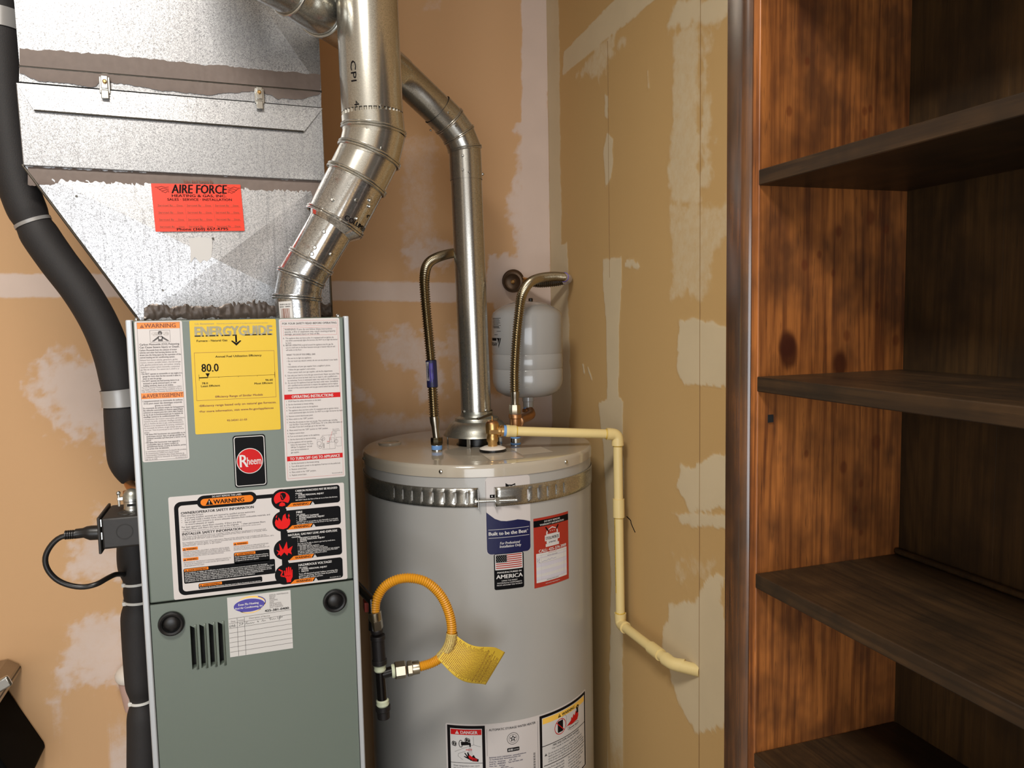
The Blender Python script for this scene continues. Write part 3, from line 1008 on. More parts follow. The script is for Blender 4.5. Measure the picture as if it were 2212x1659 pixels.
# yellow efficiency label, its lower sheet curling a little
L = Label('energy_label', front, -0.0951, 1.6012, 137, 190, 'label_yellow', furnace, 2.5, 0.0005, label='large bright yellow energy efficiency label, lower corners lifting')
L.text('ink_silver', 8, 6.8, 'U.S. Government', 3.6, 30, 1)
L.text('ink_silver', 42, 6.8, 'Federal law prohibits removal of this label before consumer purchase', 2.6, 82)
L.text('ink_silver', 6.7, 26.4, 'ENERGYGUIDE', 23, 123, 3)
for x_, w_ in ((7, 9), (18.5, 3), (24, 3.2), (30, 9), (41, 3), (49, 3), (53, 9), (66, 7), (86, 8), (98, 7), (108, 3), (114, 6), (123, 6)):
    L.rect('ink_black', x_, 25.0, w_, 1.6, 5)
L.text('ink_black', 9.5, 35.4, 'Furnace - Natural Gas', 4.7, 48, 1)
L.rect('ink_black', 70.2, 26, 2.8, 12)
L.poly('ink_black', [(63.5, 35.5), (71.6, 43.5), (79.7, 35.5), (78, 34.5), (71.6, 39), (65.2, 34.5)], 2)
L.frame('ink_brown', 4.6, 53.3, 127.3, 80.2, 0.45)
L.text('ink_black', 37.5, 62.4, 'Annual Fuel Utilization Efficiency', 4.7, 73.5, 1)
L.text('ink_black', 14.5, 85.5, '80.0', 19, 27, 1)
L.poly('ink_black', [(20.6, 88.2), (27.4, 88.2), (24, 95)], 2)
L.rect('ink_black', 10.2, 94.8, 121, 0.5)
L.rect('ink_black', 10.2, 94.6, 14, 1.6)
for x_, h_ in ((10.2, 10), (41, 1.8), (72, 1.8), (102.5, 1.8), (130.8, 10)):
    L.rect('ink_black', x_, 95 - h_ / 2 if h_ > 5 else 94.8, 0.5, h_)
L.text('ink_black', 14.2, 106.2, '78.0', 4.4, 9.4, 1)
L.text('ink_black', 12.4, 110.8, 'Least Efficient', 4.4, 30, 1)
L.text('ink_black', 127.5, 105.0, '96.60', 4.4, 12, 1, 'r')
L.text('ink_black', 127.0, 110.2, 'Most Efficient', 4.4, 29.5, 1, 'r')
L.text('ink_brown', 34, 129.6, 'Efficiency Range of Similar Models', 4.6, 76, 1)
L.text('ink_brown', 7.5, 143.8, '\u2022Efficiency range based only on natural gas furnaces.', 4.7, 124, 1)
L.text('ink_brown', 7.5, 153.4, '\u2022For more information, visit www.ftc.gov/appliances', 4.7, 119, 1)
L.text('ink_brown', 50.5, 170.6, '92-24241-21-03', 4.2, 32, 1)
L.done()

# lighting and operating instructions
L = Label('operating_label', front, 0.0468, 1.6012, 101.5, 281.5, 'label_white', furnace, 3, label='tall white operating instructions label with two red heading bands')
L.frame('ink_rule_red', 3.0, 3.6, 95.5, 274, 0.4)
L.rect('ink_rule_red', 3.2, 12.6, 95, 0.4)
L.text('ink_mid', 50.8, 9.9, 'FOR YOUR SAFETY READ BEFORE OPERATING', 4.8, 91, 1, 'c')
L.frame('ink_rule_red', 6.3, 15.6, 90, 13.4, 0.4)
L.para('ink_mid', 8.4, 19.8, 85.5, 4.2, 4.0, ['WARNING: If you do not follow these instructions', 'exactly, a fire or explosion may result causing property', 'damage, personal injury or loss of life.'])
L.para('ink_mid', 5.4, 34.6, 91.8, 3.8, 4.05, ['A.  This appliance does not have a pilot. It is equipped with an ignition de-', '     vice which automatically lights the burners. Do NOT try to light the burner', '     by hand.', 'B.  BEFORE OPERATING smell all around the appliance area for gas. Be', '     sure to smell next to the floor because some gas is heavier than air and', '     will settle on the floor.'])
L.text('ink_mid', 10, 63.2, 'WHAT TO DO IF YOU SMELL GAS', 3.8, 48, 1)
L.para('ink_mid', 10, 69.0, 86, 3.8, 4.9, ['\u2022 Do not try to light any appliance.', '\u2022 Do not touch any electric switch; do not use any phone in your build-', '   ing.', '\u2022 Immediately call your gas supplier from a neighbor\u2019s phone.', '   Follow the gas supplier\u2019s instructions.', '\u2022 If you cannot reach your gas supplier, call the fire department.'])
L.para('ink_mid', 5.8, 98.8, 92, 3.8, 4.3, ['C.  Use only your hand to move the gas control knob. Never use tools. If the', '     switch will not move by hand, don\u2019t try to repair it, call a qualified serv-', '     ice technician. Force or attempted repair may result in a fire or explosion.', 'D.  Do not use this appliance if any part has been under water. Immediately', '     call a qualified service technician to inspect the appliance and to replace', '     any part of the control system and any gas control which has been under', '     water.'])
L.rect('ink_red', 3.2, 130.4, 95.2, 8.6)
L.text('ink_white', 50.8, 137.3, 'OPERATING INSTRUCTIONS', 7.4, 70, 2, 'c')
ops = ['1.  STOP! Read the safety information on this label.', '2.  Set the thermostat to lowest setting.', '3.  Turn off all electric power to the appliance.', '4.  This appliance does not have a pilot. It is equipped with an ignition device', '     which automatically lights the burner. Do NOT try to light the burner by hand.', '5.  Remove control door/access panel.', '6.  Move switch to the \u201cOFF\u201d position.', '7.  Wait five (5) minutes to clear out any gas. Then smell for gas, including', '     near the floor. If you smell gas, STOP! Follow \u201cB\u201d in the safety information on', '     this label. If you don\u2019t smell gas, go to the next step.', '8.  Move switch from the \u201cOFF\u201d position to \u201cON\u201d position.', '9.  Replace control door.', '10. Turn on all electric power to the appliance.', '11. Set the thermostat to desired setting.', '12. If the appliance will not operate,', '      follow the instructions \u201cTo Turn', '      Off Gas To Appliance\u201d and call', '      your service technician or', '      gas supplier.']
ys = [143.6, 149, 154.2, 159.4, 163.8, 169.4, 174.6, 180.2, 184.2, 188.4, 194.0, 199.4, 204.6, 210.0, 215.2, 219.6, 224.0, 228.4, 232.8]
k_ = 91.5 / max((text_geo(s, 0)[2][1] - text_geo(s, 0)[2][0]) for s in ops)
for s, y_ in zip(ops, ys):
    L.text('ink_mid', 5.6, y_, s, 3.7, cx=k_ / 3.7)
# line drawing of the gas valve
L.para('ink_mid', 82, 196, 13, 2.0, 2.5, ['Gas control', 'switch shown', 'in \u201cON\u201d', 'position.'])
L.wire('ink_red', [(81.5, 199), (77, 215)], 0.4)
for q in ((64, 205, 22, 25), (76, 205, 10, 25), (76.2, 210, 8, 8.5), (55, 212, 9, 13), (88, 210, 9, 16)):
    L.frame('ink_grey', *q, 0.3)
for cx, cy, r_ in ((65, 211, 3.4), (58.5, 219, 3.6), (88, 217, 3), (60, 226, 2.2)):
    L.ringline('ink_mid', cx, cy, r_, t=0.35)
L.rect('ink_mid', 66, 219, 1, 9, 3)
L.line('ink_mid', 64, 212.5, 66.5, 210, 0.5)
L.text('ink_red', 72, 217.4, 'ON', 2.4, 4, 1)
L.text('ink_mid', 71.5, 220.4, 'OFF', 2.2, 4, 1)
for y_ in (212.5, 216):
    L.rect('ink_mid', 78, y_, 3, 0.4, 3)
L.rect('ink_red', 3.2, 238.4, 95.2, 8.4)
L.text('ink_white', 50.8, 245.2, 'TO TURN OFF GAS TO APPLIANCE', 7.0, 85, 2, 'c')
for s, y_ in zip(['1.  Set the thermostat to the lowest setting.', '2.  Turn off all electric power to the appliance if service is to be performed.', '3.  Remove control door.', '4.  Move switch to the \u201cOFF\u201d position.', '5.  Replace control door.'], (252.2, 257.4, 262.4, 267.6, 272.8)):
    L.text('ink_mid', 6.4, y_, s, 3.7, cx=k_ / 3.7)
L.text('ink_grey', 96.5, 274.6, '92-21310-87-02', 2.8, 18, 0, 'r')
L.done()

# maker's badge
L = Label('maker_badge', front, -0.0372, 1.4050, 52.8, 89.4, 'label_black', furnace, 5, 0.0012, label='black rounded badge with a white outline and a red oval lettered Rheem')
L.poly('ink_white', rrect(1.6, 1.8, 49.6, 85.8, 4.4), 1)
L.poly('label_black', rrect(2.9, 3.1, 47.0, 83.2, 3.4), 2)
L.disc('ink_white', 26.0, 44.6, 21.6, 22.0, 3, 44)
L.disc('ink_red', 26.0, 44.6, 20.4, 20.8, 4, 44)
L.text('ink_white', 8.0, 54.6, 'R', 31, 15, 1, layer=5)
L.text('ink_white', 21.0, 51.0, 'heem', 18.5, 23.5, 1, layer=5)
L.text('ink_white', 42.6, 51.8, '\u00ae', 2.6, layer=5)
L.done()

# big safety label
L = Label('safety_label', front, -0.1427, 1.3090, 288, 176, 'label_white', furnace, 3, label='wide white safety label with black frame, orange warnings and red pictograms')
K = 'label_black'
L.poly(K, rrect(8.0, 9.5, 180, 160.5, 11), 1)
L.poly('label_white', rrect(14.6, 16.2, 166, 147.4, 6), 2)
L.rect(K, 44, 2.2, 96, 22.2, 3, 11)
L.rect('ink_orange', 49.6, 7.8, 84.6, 12.0, 4, 6)
L.text('ink_white', 92, 6.6, 'DO NOT REMOVE THIS LABEL', 4.3, 47, 1, 'c')
warn_triangle(L, 57.4, 18.8, 12, 'ink_black', 'ink_white', 5)
L.text('ink_black', 70, 18.0, 'WARNING', 10.5, 49, 2, layer=5)
L.text('ink_black', 18, 31.2, 'OWNER/OPERATOR SAFETY INFORMATION', 6.2, 116, 2)
L.para('ink_black', 18, 35.0, 142, 4.0, 3.75, ['Make sure this furnace:', '\u2022    is properly installed, serviced, and repaired by qualified service technicians', '\u2022    is not used inside a mobile home, trailer, or recreational vehicle', '\u2022    has enough room around it to ensure adequate clearance from combustible materials, and', '      to ensure adequate air supply'])
L.para('ink_black', 18, 54.4, 134, 4.0, 3.7, ['For best operation, check filters monthly. If filters are dirty:', '\u2022 replace filters with filters the same size as the originals    \u2022 clean permanent filters'])
L.text('ink_mid', 18, 61.4, 'Lighting/operating instructions are on the front of the furnace or the back of the burner access panel', 3.0, 126)
L.text('ink_black', 18, 67.2, 'INSTALLER SAFETY INFORMATION', 6.2, 95, 2)
L.para('ink_mid', 18, 70.6, 147, 3.3, 2.55, ["This furnace must be installed indoors by a qualified installer according to manufacturer's instructions and", 'local codes. In the absence of local codes, follow National Fuel Gas Code (ANSI Z223.1). In Canada, follow', 'CAN/CGA-B149. DO NOT install in mobile home.', '', "See Installation Instructions and User's Information Manual (if this information is not included with the fur-", 'nace, contact the nearest dealer or distributor) provided with this furnace. For help or additional information, call a', 'qualified installer, service agency, or gas supplier.'])
for (x_, y_, t_) in ((17.5, 92.4, 'WARNING'), (17.5, 110.2, 'WARNING'), (98.2, 92.2, 'WARNING')):
    L.rect('ink_orange', x_, y_ - 4.0, 24, 5.2, 3)
    warn_triangle(L, x_ + 0.8, y_ + 0.6, 4.2, 'ink_black', 'ink_white')
    L.text('ink_black', x_ + 6, y_ + 0.4, t_ + ':', 4.4, 16.5, 2)
L.para('ink_mid', 18, 96.6, 75, 3.0, 2.75, ['IMPROPER INSTALLATION, ADJUSTMENT, ALTERATION, SERVICE, REPAIR,', 'OPERATION, OR MAINTENANCE CAN CAUSE BODILY INJURY, PROPERTY', 'DAMAGE, OR DEATH FROM HAZARDS SUCH AS FIRE, EXPLOSION, SMOKE,', 'CONDENSATION, ELECTRIC SHOCK, OR CARBON MONOXIDE.'])
L.para('ink_mid', 18, 115.0, 75, 3.3, 3.2, ['PROPOSITION 65: THIS PRODUCT CONTAINS CHEMICALS KNOWN TO', 'THE STATE OF CALIFORNIA TO CAUSE CANCER, BIRTH DEFECTS OR', 'OTHER REPRODUCTIVE HARM.'])
L.para('ink_mid', 98.2, 96.6, 59, 3.0, 2.9, ['UPFLOW FURNACES HAVE AN OPEN BASE FOR RETURN', 'AIR. BASE MUST BE SEALED WHEN NOT USED. SEE', 'IMPORTANT INFORMATION AND BASE PLATE PARTS LIST.'])
for (x_, y_, w_, h_, ow, lines, sz_) in ((98, 106, 58.5, 20.2, 34, ["Ne pas entreposer ni utiliser de l'essence ni d'autres", 'vapeurs ou liquides inflammables dans le voisinage de', 'cet appareil, ni de tout autre appareil.'], 3.3),
                                       (17.2, 124.2, 147.6, 26, 38, ['\u00abUne installation, un r\u00e9glage, une modification, un entretien ou une maintenance incorrects peuvent entra\u00eener des dommages', 'mat\u00e9riels, des l\u00e9sions corporelles ou la perte de vies humaines. Consulter le manuel des usagers fournis avec ce g\u00e9n\u00e9rateur d\u2019air chaud.', "l'installation et l'entretien doivent \u00eatre effectu\u00e9s par un installateur qualifi\u00e9, un organisme de maintenance ou le fournisseur de gaz.\u00bb", '\u00abCe g\u00e9n\u00e9rateur d\u2019air chaud doit \u00eatre install\u00e9 conform\u00e9ment aux instructions du fabricant et aux codes locaux. En l\u2019absence de code', 'local, respecter la norme ANSI Z223.1, intitul\u00e9e National Fuel Gas Code ou les codes d\u2019installation CAN/CGA-B149.\u00bb', '\u00abCe g\u00e9n\u00e9rateur d\u2019air chaud doit \u00eatre install\u00e9 de mani\u00e8re \u00e0 ce qu\u2019il y ait suffisamment d\u2019air de ventilation.\u00bb'], 3.2),
                                       (39.4, 152.8, 103, 9.6, 36, ["D\u00e9connecter du circuit d'alimentation \u00e9lectrique avant le d\u00e9pose du panneau ou tout entretien."], 3.3)):
    L.rect(K, x_, y_, w_, h_, 3, 2.4)
    L.rect('ink_orange', x_ + 1.2, y_ + 0.9, ow, 4.6, 4, 0.8)
    warn_triangle(L, x_ + 2.0, y_ + 5.0, 3.8, 'ink_black', 'ink_white', 5)
    L.text('ink_black', x_ + 7.2, y_ + 4.9, 'AVERTISSEMENT', 4.0, ow - 8, 2, layer=5)
    L.para('ink_white', x_ + 1.6, y_ + 8.6, w_ - 3.6, sz_, 3.25 if len(lines) < 6 else 2.95, lines, 1, layer=5)
# right-hand hazard panels
tops = [(3.0, 34.6, 20.6), (41.0, 74.6, 59.5), (80.4, 129.6, 109.5), (134.8, 172.2, 154.6)]
L.rect(K, 176.4, 20, 9.6, 138, 2.4)
for t0, t1, yc in tops:
    L.poly(K, rrect(178, t0, 102.2, t1 - t0, 5), 3)
    L.disc(K, 180.6, yc, 17, 18, 2.7, 40)
    wt = t1 - 6.4
    L.poly('label_white', [(187, t1 + .3), (187, t1 + 3), (196, t1 + 3), (196, t1 + .3)], 3)
    L.poly('ink_orange', [(188.5, t1 + 0.5), (196.5, wt), (231.2, wt), (226.4, t1 + 0.5)], 5)
    L.text('ink_black', 199, t1 - 0.9, 'WARNING', 5.9, 26.5, 2, layer=6)
    warn_triangle(L, 229.6, t1 - 0.2, 6.4, 'ink_white', 'ink_black', 5)
W = 'ink_white'
L.text(W, 204, 9.6, 'CARBON MONOXIDE MAY BE RELEASED', 5.3, 72, 2, layer=5)
L.para(W, 204, 13.4, 48.5, 4.0, 3.75, ['causing:', '\u2022   SEVERE PERSONAL INJURY', '\u2022   DEATH'], 2, layer=5)
L.text(W, 204, 25.2, 'DO NOT block the flow of the air to or from the furnace.', 3.4, 72, 1, layer=5)
L.text(W, 204, 47.6, 'FIRE', 5.6, 10.5, 2, layer=5)
L.para(W, 204, 51.2, 48, 4.0, 3.4, ['can cause:', '\u2022   PROPERTY DAMAGE', '\u2022   SEVERE PERSONAL INJURY', '\u2022   DEATH'], 2, layer=5)
L.para(W, 204, 64.4, 72.5, 3.0, 2.9, ['DO NOT store or use gasoline or other flammable or combustible', 'vapors, liquids, or materials near this furnace or any other appliance.'], 1, layer=5)
L.text(W, 188.5, 87.0, 'NATURAL GAS MAY LEAK AND EXPLODE', 5.5, 84.5, 2, layer=5)
L.text(W, 194.5, 90.4, 'causing:', 4.0, 15, 2, layer=5)
L.para(W, 204, 93.4, 47, 3.8, 3.1, ['\u2022   PROPERTY DAMAGE', '\u2022   SEVERE PERSONAL INJURY', '\u2022   DEATH'], 2, layer=5)
L.para(W, 204, 103.0, 72, 3.2, 2.75, ['You may not be able to detect a gas leak by smell alone.', 'If you suspect a leak:', '\u2022   DO NOT light any appliance.', '\u2022   DO NOT touch any electric switch.', '\u2022   DO NOT use any phone in your building.', 'DO go to a neighboring building and phone your gas company', 'or the fire department. Follow their instructions. DO NOT', "return to your building until you're told to."], 1, layer=5)
L.text(W, 204, 142.6, 'HAZARDOUS VOLTAGE!', 6.0, 57, 2, layer=5)
L.para(W, 204, 146.4, 49, 4.0, 3.6, ['can cause:', '\u2022   SEVERE PERSONAL INJURY', '\u2022   DEATH'], 2, layer=5)
L.para(W, 204, 158.2, 67, 3.9, 3.35, ['Turn off electrical power before removing this', 'panel or servicing. Service must be performed', 'by a qualified service person.'], 1, layer=5)
L.text(W, 276, 170.4, '92-22204-01 01', 2.6, 19, 0, 'r', layer=5)
RD = 'ink_brightred'
L.disc(RD, 181, 19.4, 13.2, 12.4, 5, 40)
L.poly(K, [(179, 10), (183, 8.6), (187.4, 10.4), (188.4, 15), (186, 19), (183, 22.4), (180, 21), (178.6, 15.4)], 6)
L.poly(K, [(170.5, 27.5), (178, 24.2), (184, 24.6), (191.5, 27.8), (189, 31), (181, 33), (172, 31)], 6)
L.poly(RD, [(176, 31.6), (177, 27.4), (181, 25.2), (185.4, 27.4), (186.4, 31.6), (181, 32.8)], 7)
L.line(RD, 180, 12, 183, 20, 1.0, 7)
L.poly(RD, [(167.6, 60), (170, 54), (173, 58), (174, 51.5), (177, 56), (179, 59.5), (182, 49), (186, 46), (186.6, 53), (189.4, 56.8), (191, 52.4), (193.6, 59), (192.6, 66), (188, 71.6), (181, 73.4), (173, 71.4), (168.6, 66)], 5)
L.poly(RD, [(169.5, 50.4), (172, 46.4), (171.5, 51), (170, 53)], 5)
L.poly(RD, [(190, 50.2), (191.8, 46.8), (193, 51.6), (191, 53.4)], 5)
L.poly(RD, [(168, 109), (174, 112), (173.2, 97.6), (179, 110), (181.5, 105), (186, 95.8), (187.2, 109.5), (195.6, 104.8), (192.4, 114), (193.6, 119.8), (188, 116), (186, 121), (181, 114.6), (175, 121), (173, 117.4), (169, 118.6), (171.6, 113.6)], 5)
hand = [(183.2, 172 - 3), (182.4, 162), (179.6, 158), (179.2, 147.4), (181.2, 147.2), (182.2, 154.6), (182.6, 142.8), (184.8, 142.4), (185.4, 153.6), (186.2, 141.4), (188.4, 141.4), (188.6, 153.4), (189.6, 142.6), (191.4, 142.8), (191.2, 154.4), (192.2, 146.8), (193.6, 147.2), (193.2, 160), (190.6, 165), (190.2, 169)]
L.poly(RD, hand, 5)
L.wire(RD, [(170.4, 144), (177, 148.4), (173.6, 156), (180, 158)], 2.2, 5)
L.wire(K, [(179, 157.5), (182, 156.6), (183.4, 158), (185, 156.4), (186.6, 158.4), (188.4, 156.6), (190, 158)], 0.5, 6)
L.done()

# service record sticker
L = Label('service_sticker', front, -0.0592, 1.1256, 105, 106, 'paper', furnace, 0, 0.0004, label='white service record sticker with blue and gold oval logo and ruled lines')
L.disc('ink_gold', 38, 16.4, 25, 14.4, 1, 40)
L.disc('paper' if False else 'ink_white', 36, 17.6, 26, 13.2, 2, 40)
L.disc('ink_blue', 35.4, 18.0, 25.4, 11.4, 3, 40)
L.ringline('ink_blue', 38.5, 14.6, 23.8, 12, 1.6, 2, 40, -60, 40)
L.ringline('ink_gold', 37, 17.4, 22.6, 14.2, 1.2, 2, 40, 40, 150)
L.text('ink_white', 17.4, 17.0, 'Even Flo Heating', 5.6, 33.6, 2)
L.text('ink_white', 12.0, 22.8, 'And Air Conditioning, Inc', 5.0, 45.5, 2)
L.para('ink_grey', 69, 5.6, 32, 3.4, 3.15, ['ANNUAL MAINTENANCE', 'SERVICE', 'REPAIR', 'CLEANING', 'SALES', 'INSTALLATION', 'AIR FILTRATION', 'DUCT CLEANING'])
L.text('ink_black', 60.4, 33.6, '425-381-0400', 5.6, 40.5, 2)
for i in range(8):
    y0_, y1_ = 37.8 + i * 8.45, 35.4 + i * 8.62
    L.line('ink_mid', 0.6, y0_, 104.6, y1_, 0.4)
for x_ in (14.4, 26.4):
    L.line('ink_mid', x_, 38, x_ - 0.4, 105.5, 0.55)
L.text('ink_grey', 4, 44.0, 'Date', 3.6, 7.4)
L.text('ink_grey', 16, 43.6, 'Initials', 3.4, 9.4)
L.text('ink_grey', 34, 42.2, 'Description of Service', 3.6, 34.5)
L.wire('ink_black', [(1.6, 52.6), (2.6, 48.8), (2.4, 52.8), (4.4, 52.4), (4.6, 49), (6.4, 52.2), (6.8, 48.4), (8.2, 52.4), (10.4, 48), (9.6, 52.4), (12.2, 50.8)], 0.35, 4)
L.wire('ink_black', [(17, 48), (19.6, 47.8), (18.6, 52), (16.8, 51)], 0.4, 4)
L.wire('ink_black', [(21.4, 52), (22.2, 47.6), (24.2, 48.4), (22, 50)], 0.4, 4)
L.wire('ink_black', [(28, 51.8), (28.6, 47.2), (31.6, 46.8)], 0.4, 4)
L.wire('ink_black', [(28.4, 49.4), (30.6, 49.2), (31.4, 51.2), (33, 49.4), (34.4, 51), (36, 49.2), (37.4, 50.8), (39, 49), (40.8, 50.6), (42.6, 49)], 0.35, 4)
L.wire('ink_black', [(48, 47), (48.4, 50), (49.6, 48.6), (46.8, 49)], 0.35, 4)
L.wire('ink_black', [(54.6, 50.2), (56.4, 46.6), (57.8, 50), (59.6, 48.2), (61.4, 49.2)], 0.35, 4)
L.wire('ink_black', [(67, 46), (70.6, 45.6), (69, 45.8), (68.6, 49.2), (71, 47.4), (72.6, 49), (74, 47.2), (75.8, 48.6), (78.6, 47.4)], 0.35, 4)
L.wire('ink_black', [(82, 45), (81.4, 48.6), (84.2, 47.4), (86, 43.4), (84.6, 49.6), (83.4, 51), (86.6, 46.4), (89.6, 45.6), (88, 47.6)], 0.4, 4)
L.done()


# ------------------------------------------------------------------ supply plenum (sheet metal above the furnace)
PA, PB = Vector((-0.352, 1.545, 0)), Vector((0.150, 1.592, 0))     # plan line of its front
PU = (PB - PA).normalized()
PN = Vector((PU.y, -PU.x, 0))                                       # towards the room


def pl(px, py, h=0.0):
    """sight line meets the plenum front, h metres proud of it"""
    v = Vector(ray(px, py))
    o = Vector(CAM)
    t = ((PA + PN * h) - o).dot(PN) / v.dot(PN)
    return o + v * t


plenum = thing('supply_plenum', 'galvanised sheet-metal plenum tapering down onto the furnace', 'duct', (-0.1, 1.85, FZ1))
DEEP = -PN * 0.50
BL, BR, TL, TR = pl(300, 692), pl(717, 684), pl(48, 356), pl(702, 390)
BL.z = BR.z = FZ1 + .0005
TLz = (TL.z + TR.z) / 2


def crossbroken(mb, a, b, c, d, rise):
    """front panel a(bl) b(br) c(tr) d(tl) with an X crease standing proud, plus sides and back"""
    # crossing of the diagonals
    ab = c - a
    bd = d - b
    n = PN
    m = np.array([[ab.x, -bd.x], [ab.z, -bd.z]])
    t = np.linalg.solve(m, np.array([b.x - a.x, b.z - a.z]))[0]
    apex = a + ab * float(t) + n * rise
    back = [p + DEEP for p in (a, b, c, d)]
    mb.add([a, b, c, d, apex] + back, [(0, 1, 4), (1, 2, 4), (2, 3, 4), (3, 0, 4), (5, 8, 7, 6), (0, 3, 8, 5), (1, 6, 7, 2), (3, 2, 7, 8), (0, 5, 6, 1)])
    return apex


mb = MB()
apex = crossbroken(mb, BL, BR, TR, TL, 0.012)
trans = mb.build('tapered_transition', 'galvanised_trans', plenum, smooth=0)
# seams on the two slanting edges
for p, q in ((BL, TL), (BR, TR)):
    MB().tube([p + PN * .001, q + PN * .001], 0.0022, 8).build('edge_seam', 'steel_dark', plenum)
# collar panel with turned-out lip
H1 = 0.008
c0, c1, c2, c3 = pl(50, 357, H1), pl(703, 391, H1), pl(696, 233, H1), pl(34, 178, H1)
MB().prism([c0, c1, c2, c3], DEEP - PN * H1).build('coil_housing', 'galvanised_sheet', plenum, smooth=0, bevel=0.0015)
f0, f1, f2, f3 = pl(74, 239, H1 + .0042), pl(656, 285, H1 + .0042), pl(697, 234, H1 + .0012), pl(35, 179, H1 + .0012)
MB().prism([f0, f1, f2, f3], -PN * 0.0012).build('drip_lip', 'galvanised_sheet', plenum, smooth=0)
MB().tube([pl(74, 238, H1 + .0036), pl(656, 284, H1 + .0036)], 0.0016, 8).build('lip_hem', 'steel_dark', plenum)
# upper duct, cross-broken, rising out of view
u0, u1 = pl(41, 176, 0.002), pl(694, 232, 0.002)
u2, u3 = Vector((u1.x, u1.y, 2.745)), Vector((u0.x - .004, u0.y, 2.745))
mb = MB()
ub, uc = pl(42, 140, 0.003), pl(694, 195, 0.003)
crossbroken(mb, ub, uc, u2, u3, 0.014)
mb.build('upper_duct', 'galvanised_sheet', plenum, smooth=0)
MB().prism([u0, u1, uc, ub], DEEP).build('seam_strip', 'galvanised_sheet', plenum, smooth=0)
MB().tube([pl(41, 143, .004), pl(695, 198, .004)], 0.0018, 8).build('slip_seam', 'steel_dark', plenum)


def ragged_band(name, top, bot, h, jag, parent, mat='mastic', step=5, seed=1, ridge=0.0006):
    """brushed-on sealant: a thin skin between two wavering edges (given as sight points)"""
    rnd = random.Random(seed)

    def at(poly, x):
        for (x0, y0), (x1, y1) in zip(poly, poly[1:]):
            if x0 <= x <= x1:
                return y0 + (y1 - y0) * (x - x0) / (x1 - x0)
        return poly[0][1] if x < poly[0][0] else poly[-1][1]
    rows = []
    xs_ = np.arange(max(top[0][0], bot[0][0]), min(top[-1][0], bot[-1][0]) + .1, step)
    wt = wb = 0.0
    cols = []
    for x in xs_:
        wt = wt * .6 + rnd.uniform(-1, 1) * jag
        wb = wb * .6 + rnd.uniform(-1, 1) * jag
        a, b = at(top, x) + wt, at(bot, x) + wb
        col = []
        for k in range(7):
            t = k / 6
            hh = h + (ridge * rnd.uniform(0, 1) + .0006 if 0 < k < 6 else 0)
            col.append(pl(x, a + (b - a) * t, hh))
        cols.append(col)
    for k in range(7):
        rows.append([c[k] for c in cols])
    return MB().grid(rows).build(name, mat, parent, smooth=40)


ragged_band('sealant_band', [(42, 104), (150, 112), (300, 124), (450, 140), (560, 150), (693, 160)],
            [(42, 158), (90, 176), (205, 188), (215, 176), (245, 178), (330, 192), (450, 205), (540, 196), (585, 205), (600, 212), (650, 214), (693, 204)], 0.0042, 1.6, plenum, seed=3)
ragged_band('sealant_band', [(60, 360), (300, 372), (500, 381), (700, 391)],
            [(60, 398), (120, 404), (180, 398), (240, 405), (245, 432), (252, 404), (320, 412), (420, 418), (520, 416), (600, 428), (700, 430)], 0.0009, 2.2, plenum, seed=5)
ragged_band('foil_tape', [(311, 668), (340, 652), (352, 640), (362, 660), (420, 655), (470, 660), (490, 648), (505, 640), (520, 652), (540, 645), (548, 640), (552, 632), (560, 628), (563, 640), (590, 656), (715, 656)],
            [(311, 690), (715, 684)], 0.0016, 3.0, plenum, 'mastic_foil', 4, 8, 0.003)
# two draw clips
for cx, cy in ((226, 190), (560, 213)):
    c = pl(cx, cy - 6, 0.011)
    P = plenum
    clip = MB().obox(c, PU * .0085, PN * .0016, Vector((0, 0, .014))).build('clip', 'zinc_bright', P, bevel=0.0008)
    MB().obox(c + PN * .003 + Vector((0, 0, .004)), PU * .0055, PN * .003, Vector((0, 0, .011))).build('clip_loop', 'zinc_bright', clip, bevel=0.001)
    MB().obox(pl(cx + 1, cy + 14, 0.016), PU * .0062, PN * .0022, Vector((0, 0, .0075))).build('clip_tongue', 'zinc_bright', clip, bevel=0.0012)
    MB().lathe([(.0036, 0), (.0036, .0018), (.002, .003)], pl(cx, cy - 14, 0.0175), PN, 12).build('clip_screw', 'brass', clip)
for (px_, py_) in ((165, 424), (460, 515), (352, 627)):
    MB().lathe([(.0022, 0), (.002, .0015)], pl(px_, py_, .003 if px_ != 460 else .011), PN, 10).build('rivet', 'steel_dark', plenum)

# orange service sticker on the upper triangle of the transition
tri = Flat((0, 0, 0), PU, (apex - (TL + TR) / 2) * -1)
p0 = pl(326, 397)
nrm = (TR - TL).cross(apex - TL).normalized()
if nrm.dot(PN) < 0:
    nrm = -nrm


def on_tri(px, py):
    v = Vector(ray(px, py))
    o = Vector(CAM)
    t = (TL - o).dot(nrm) / v.dot(nrm)
    return o + v * t


o_ = on_tri(326, 397)
su = (on_tri(518, 397 - 1) - o_).normalized()
su = (on_tri(519, 399.5) - o_)
wmm = su.length * 1000
su.normalize()
svv = (o_ - on_tri(331, 500))
svv = (svv - su * svv.dot(su))
hmm = svv.length * 1000 + 1
S = Flat(o_, su, svv)
if S.n.dot(PN) < 0:
    S.n = -S.n
L = Label('service_label', S, 0, 0, wmm, hmm, 'label_orange', plenum, 1.5, 0.0004, label='bright orange service label lettered Aire Force on the taper', lift=0.0028)
kx, ky = wmm / 575.0, hmm / 310.0            # drawn in units of the sticker's own grid


def T(ink, x, y, s, size, w, bold=1, align='c', slant=0.0):
    L.text(ink, x * kx, y * ky, s, size * ky, w * kx, bold, align, slant=slant)


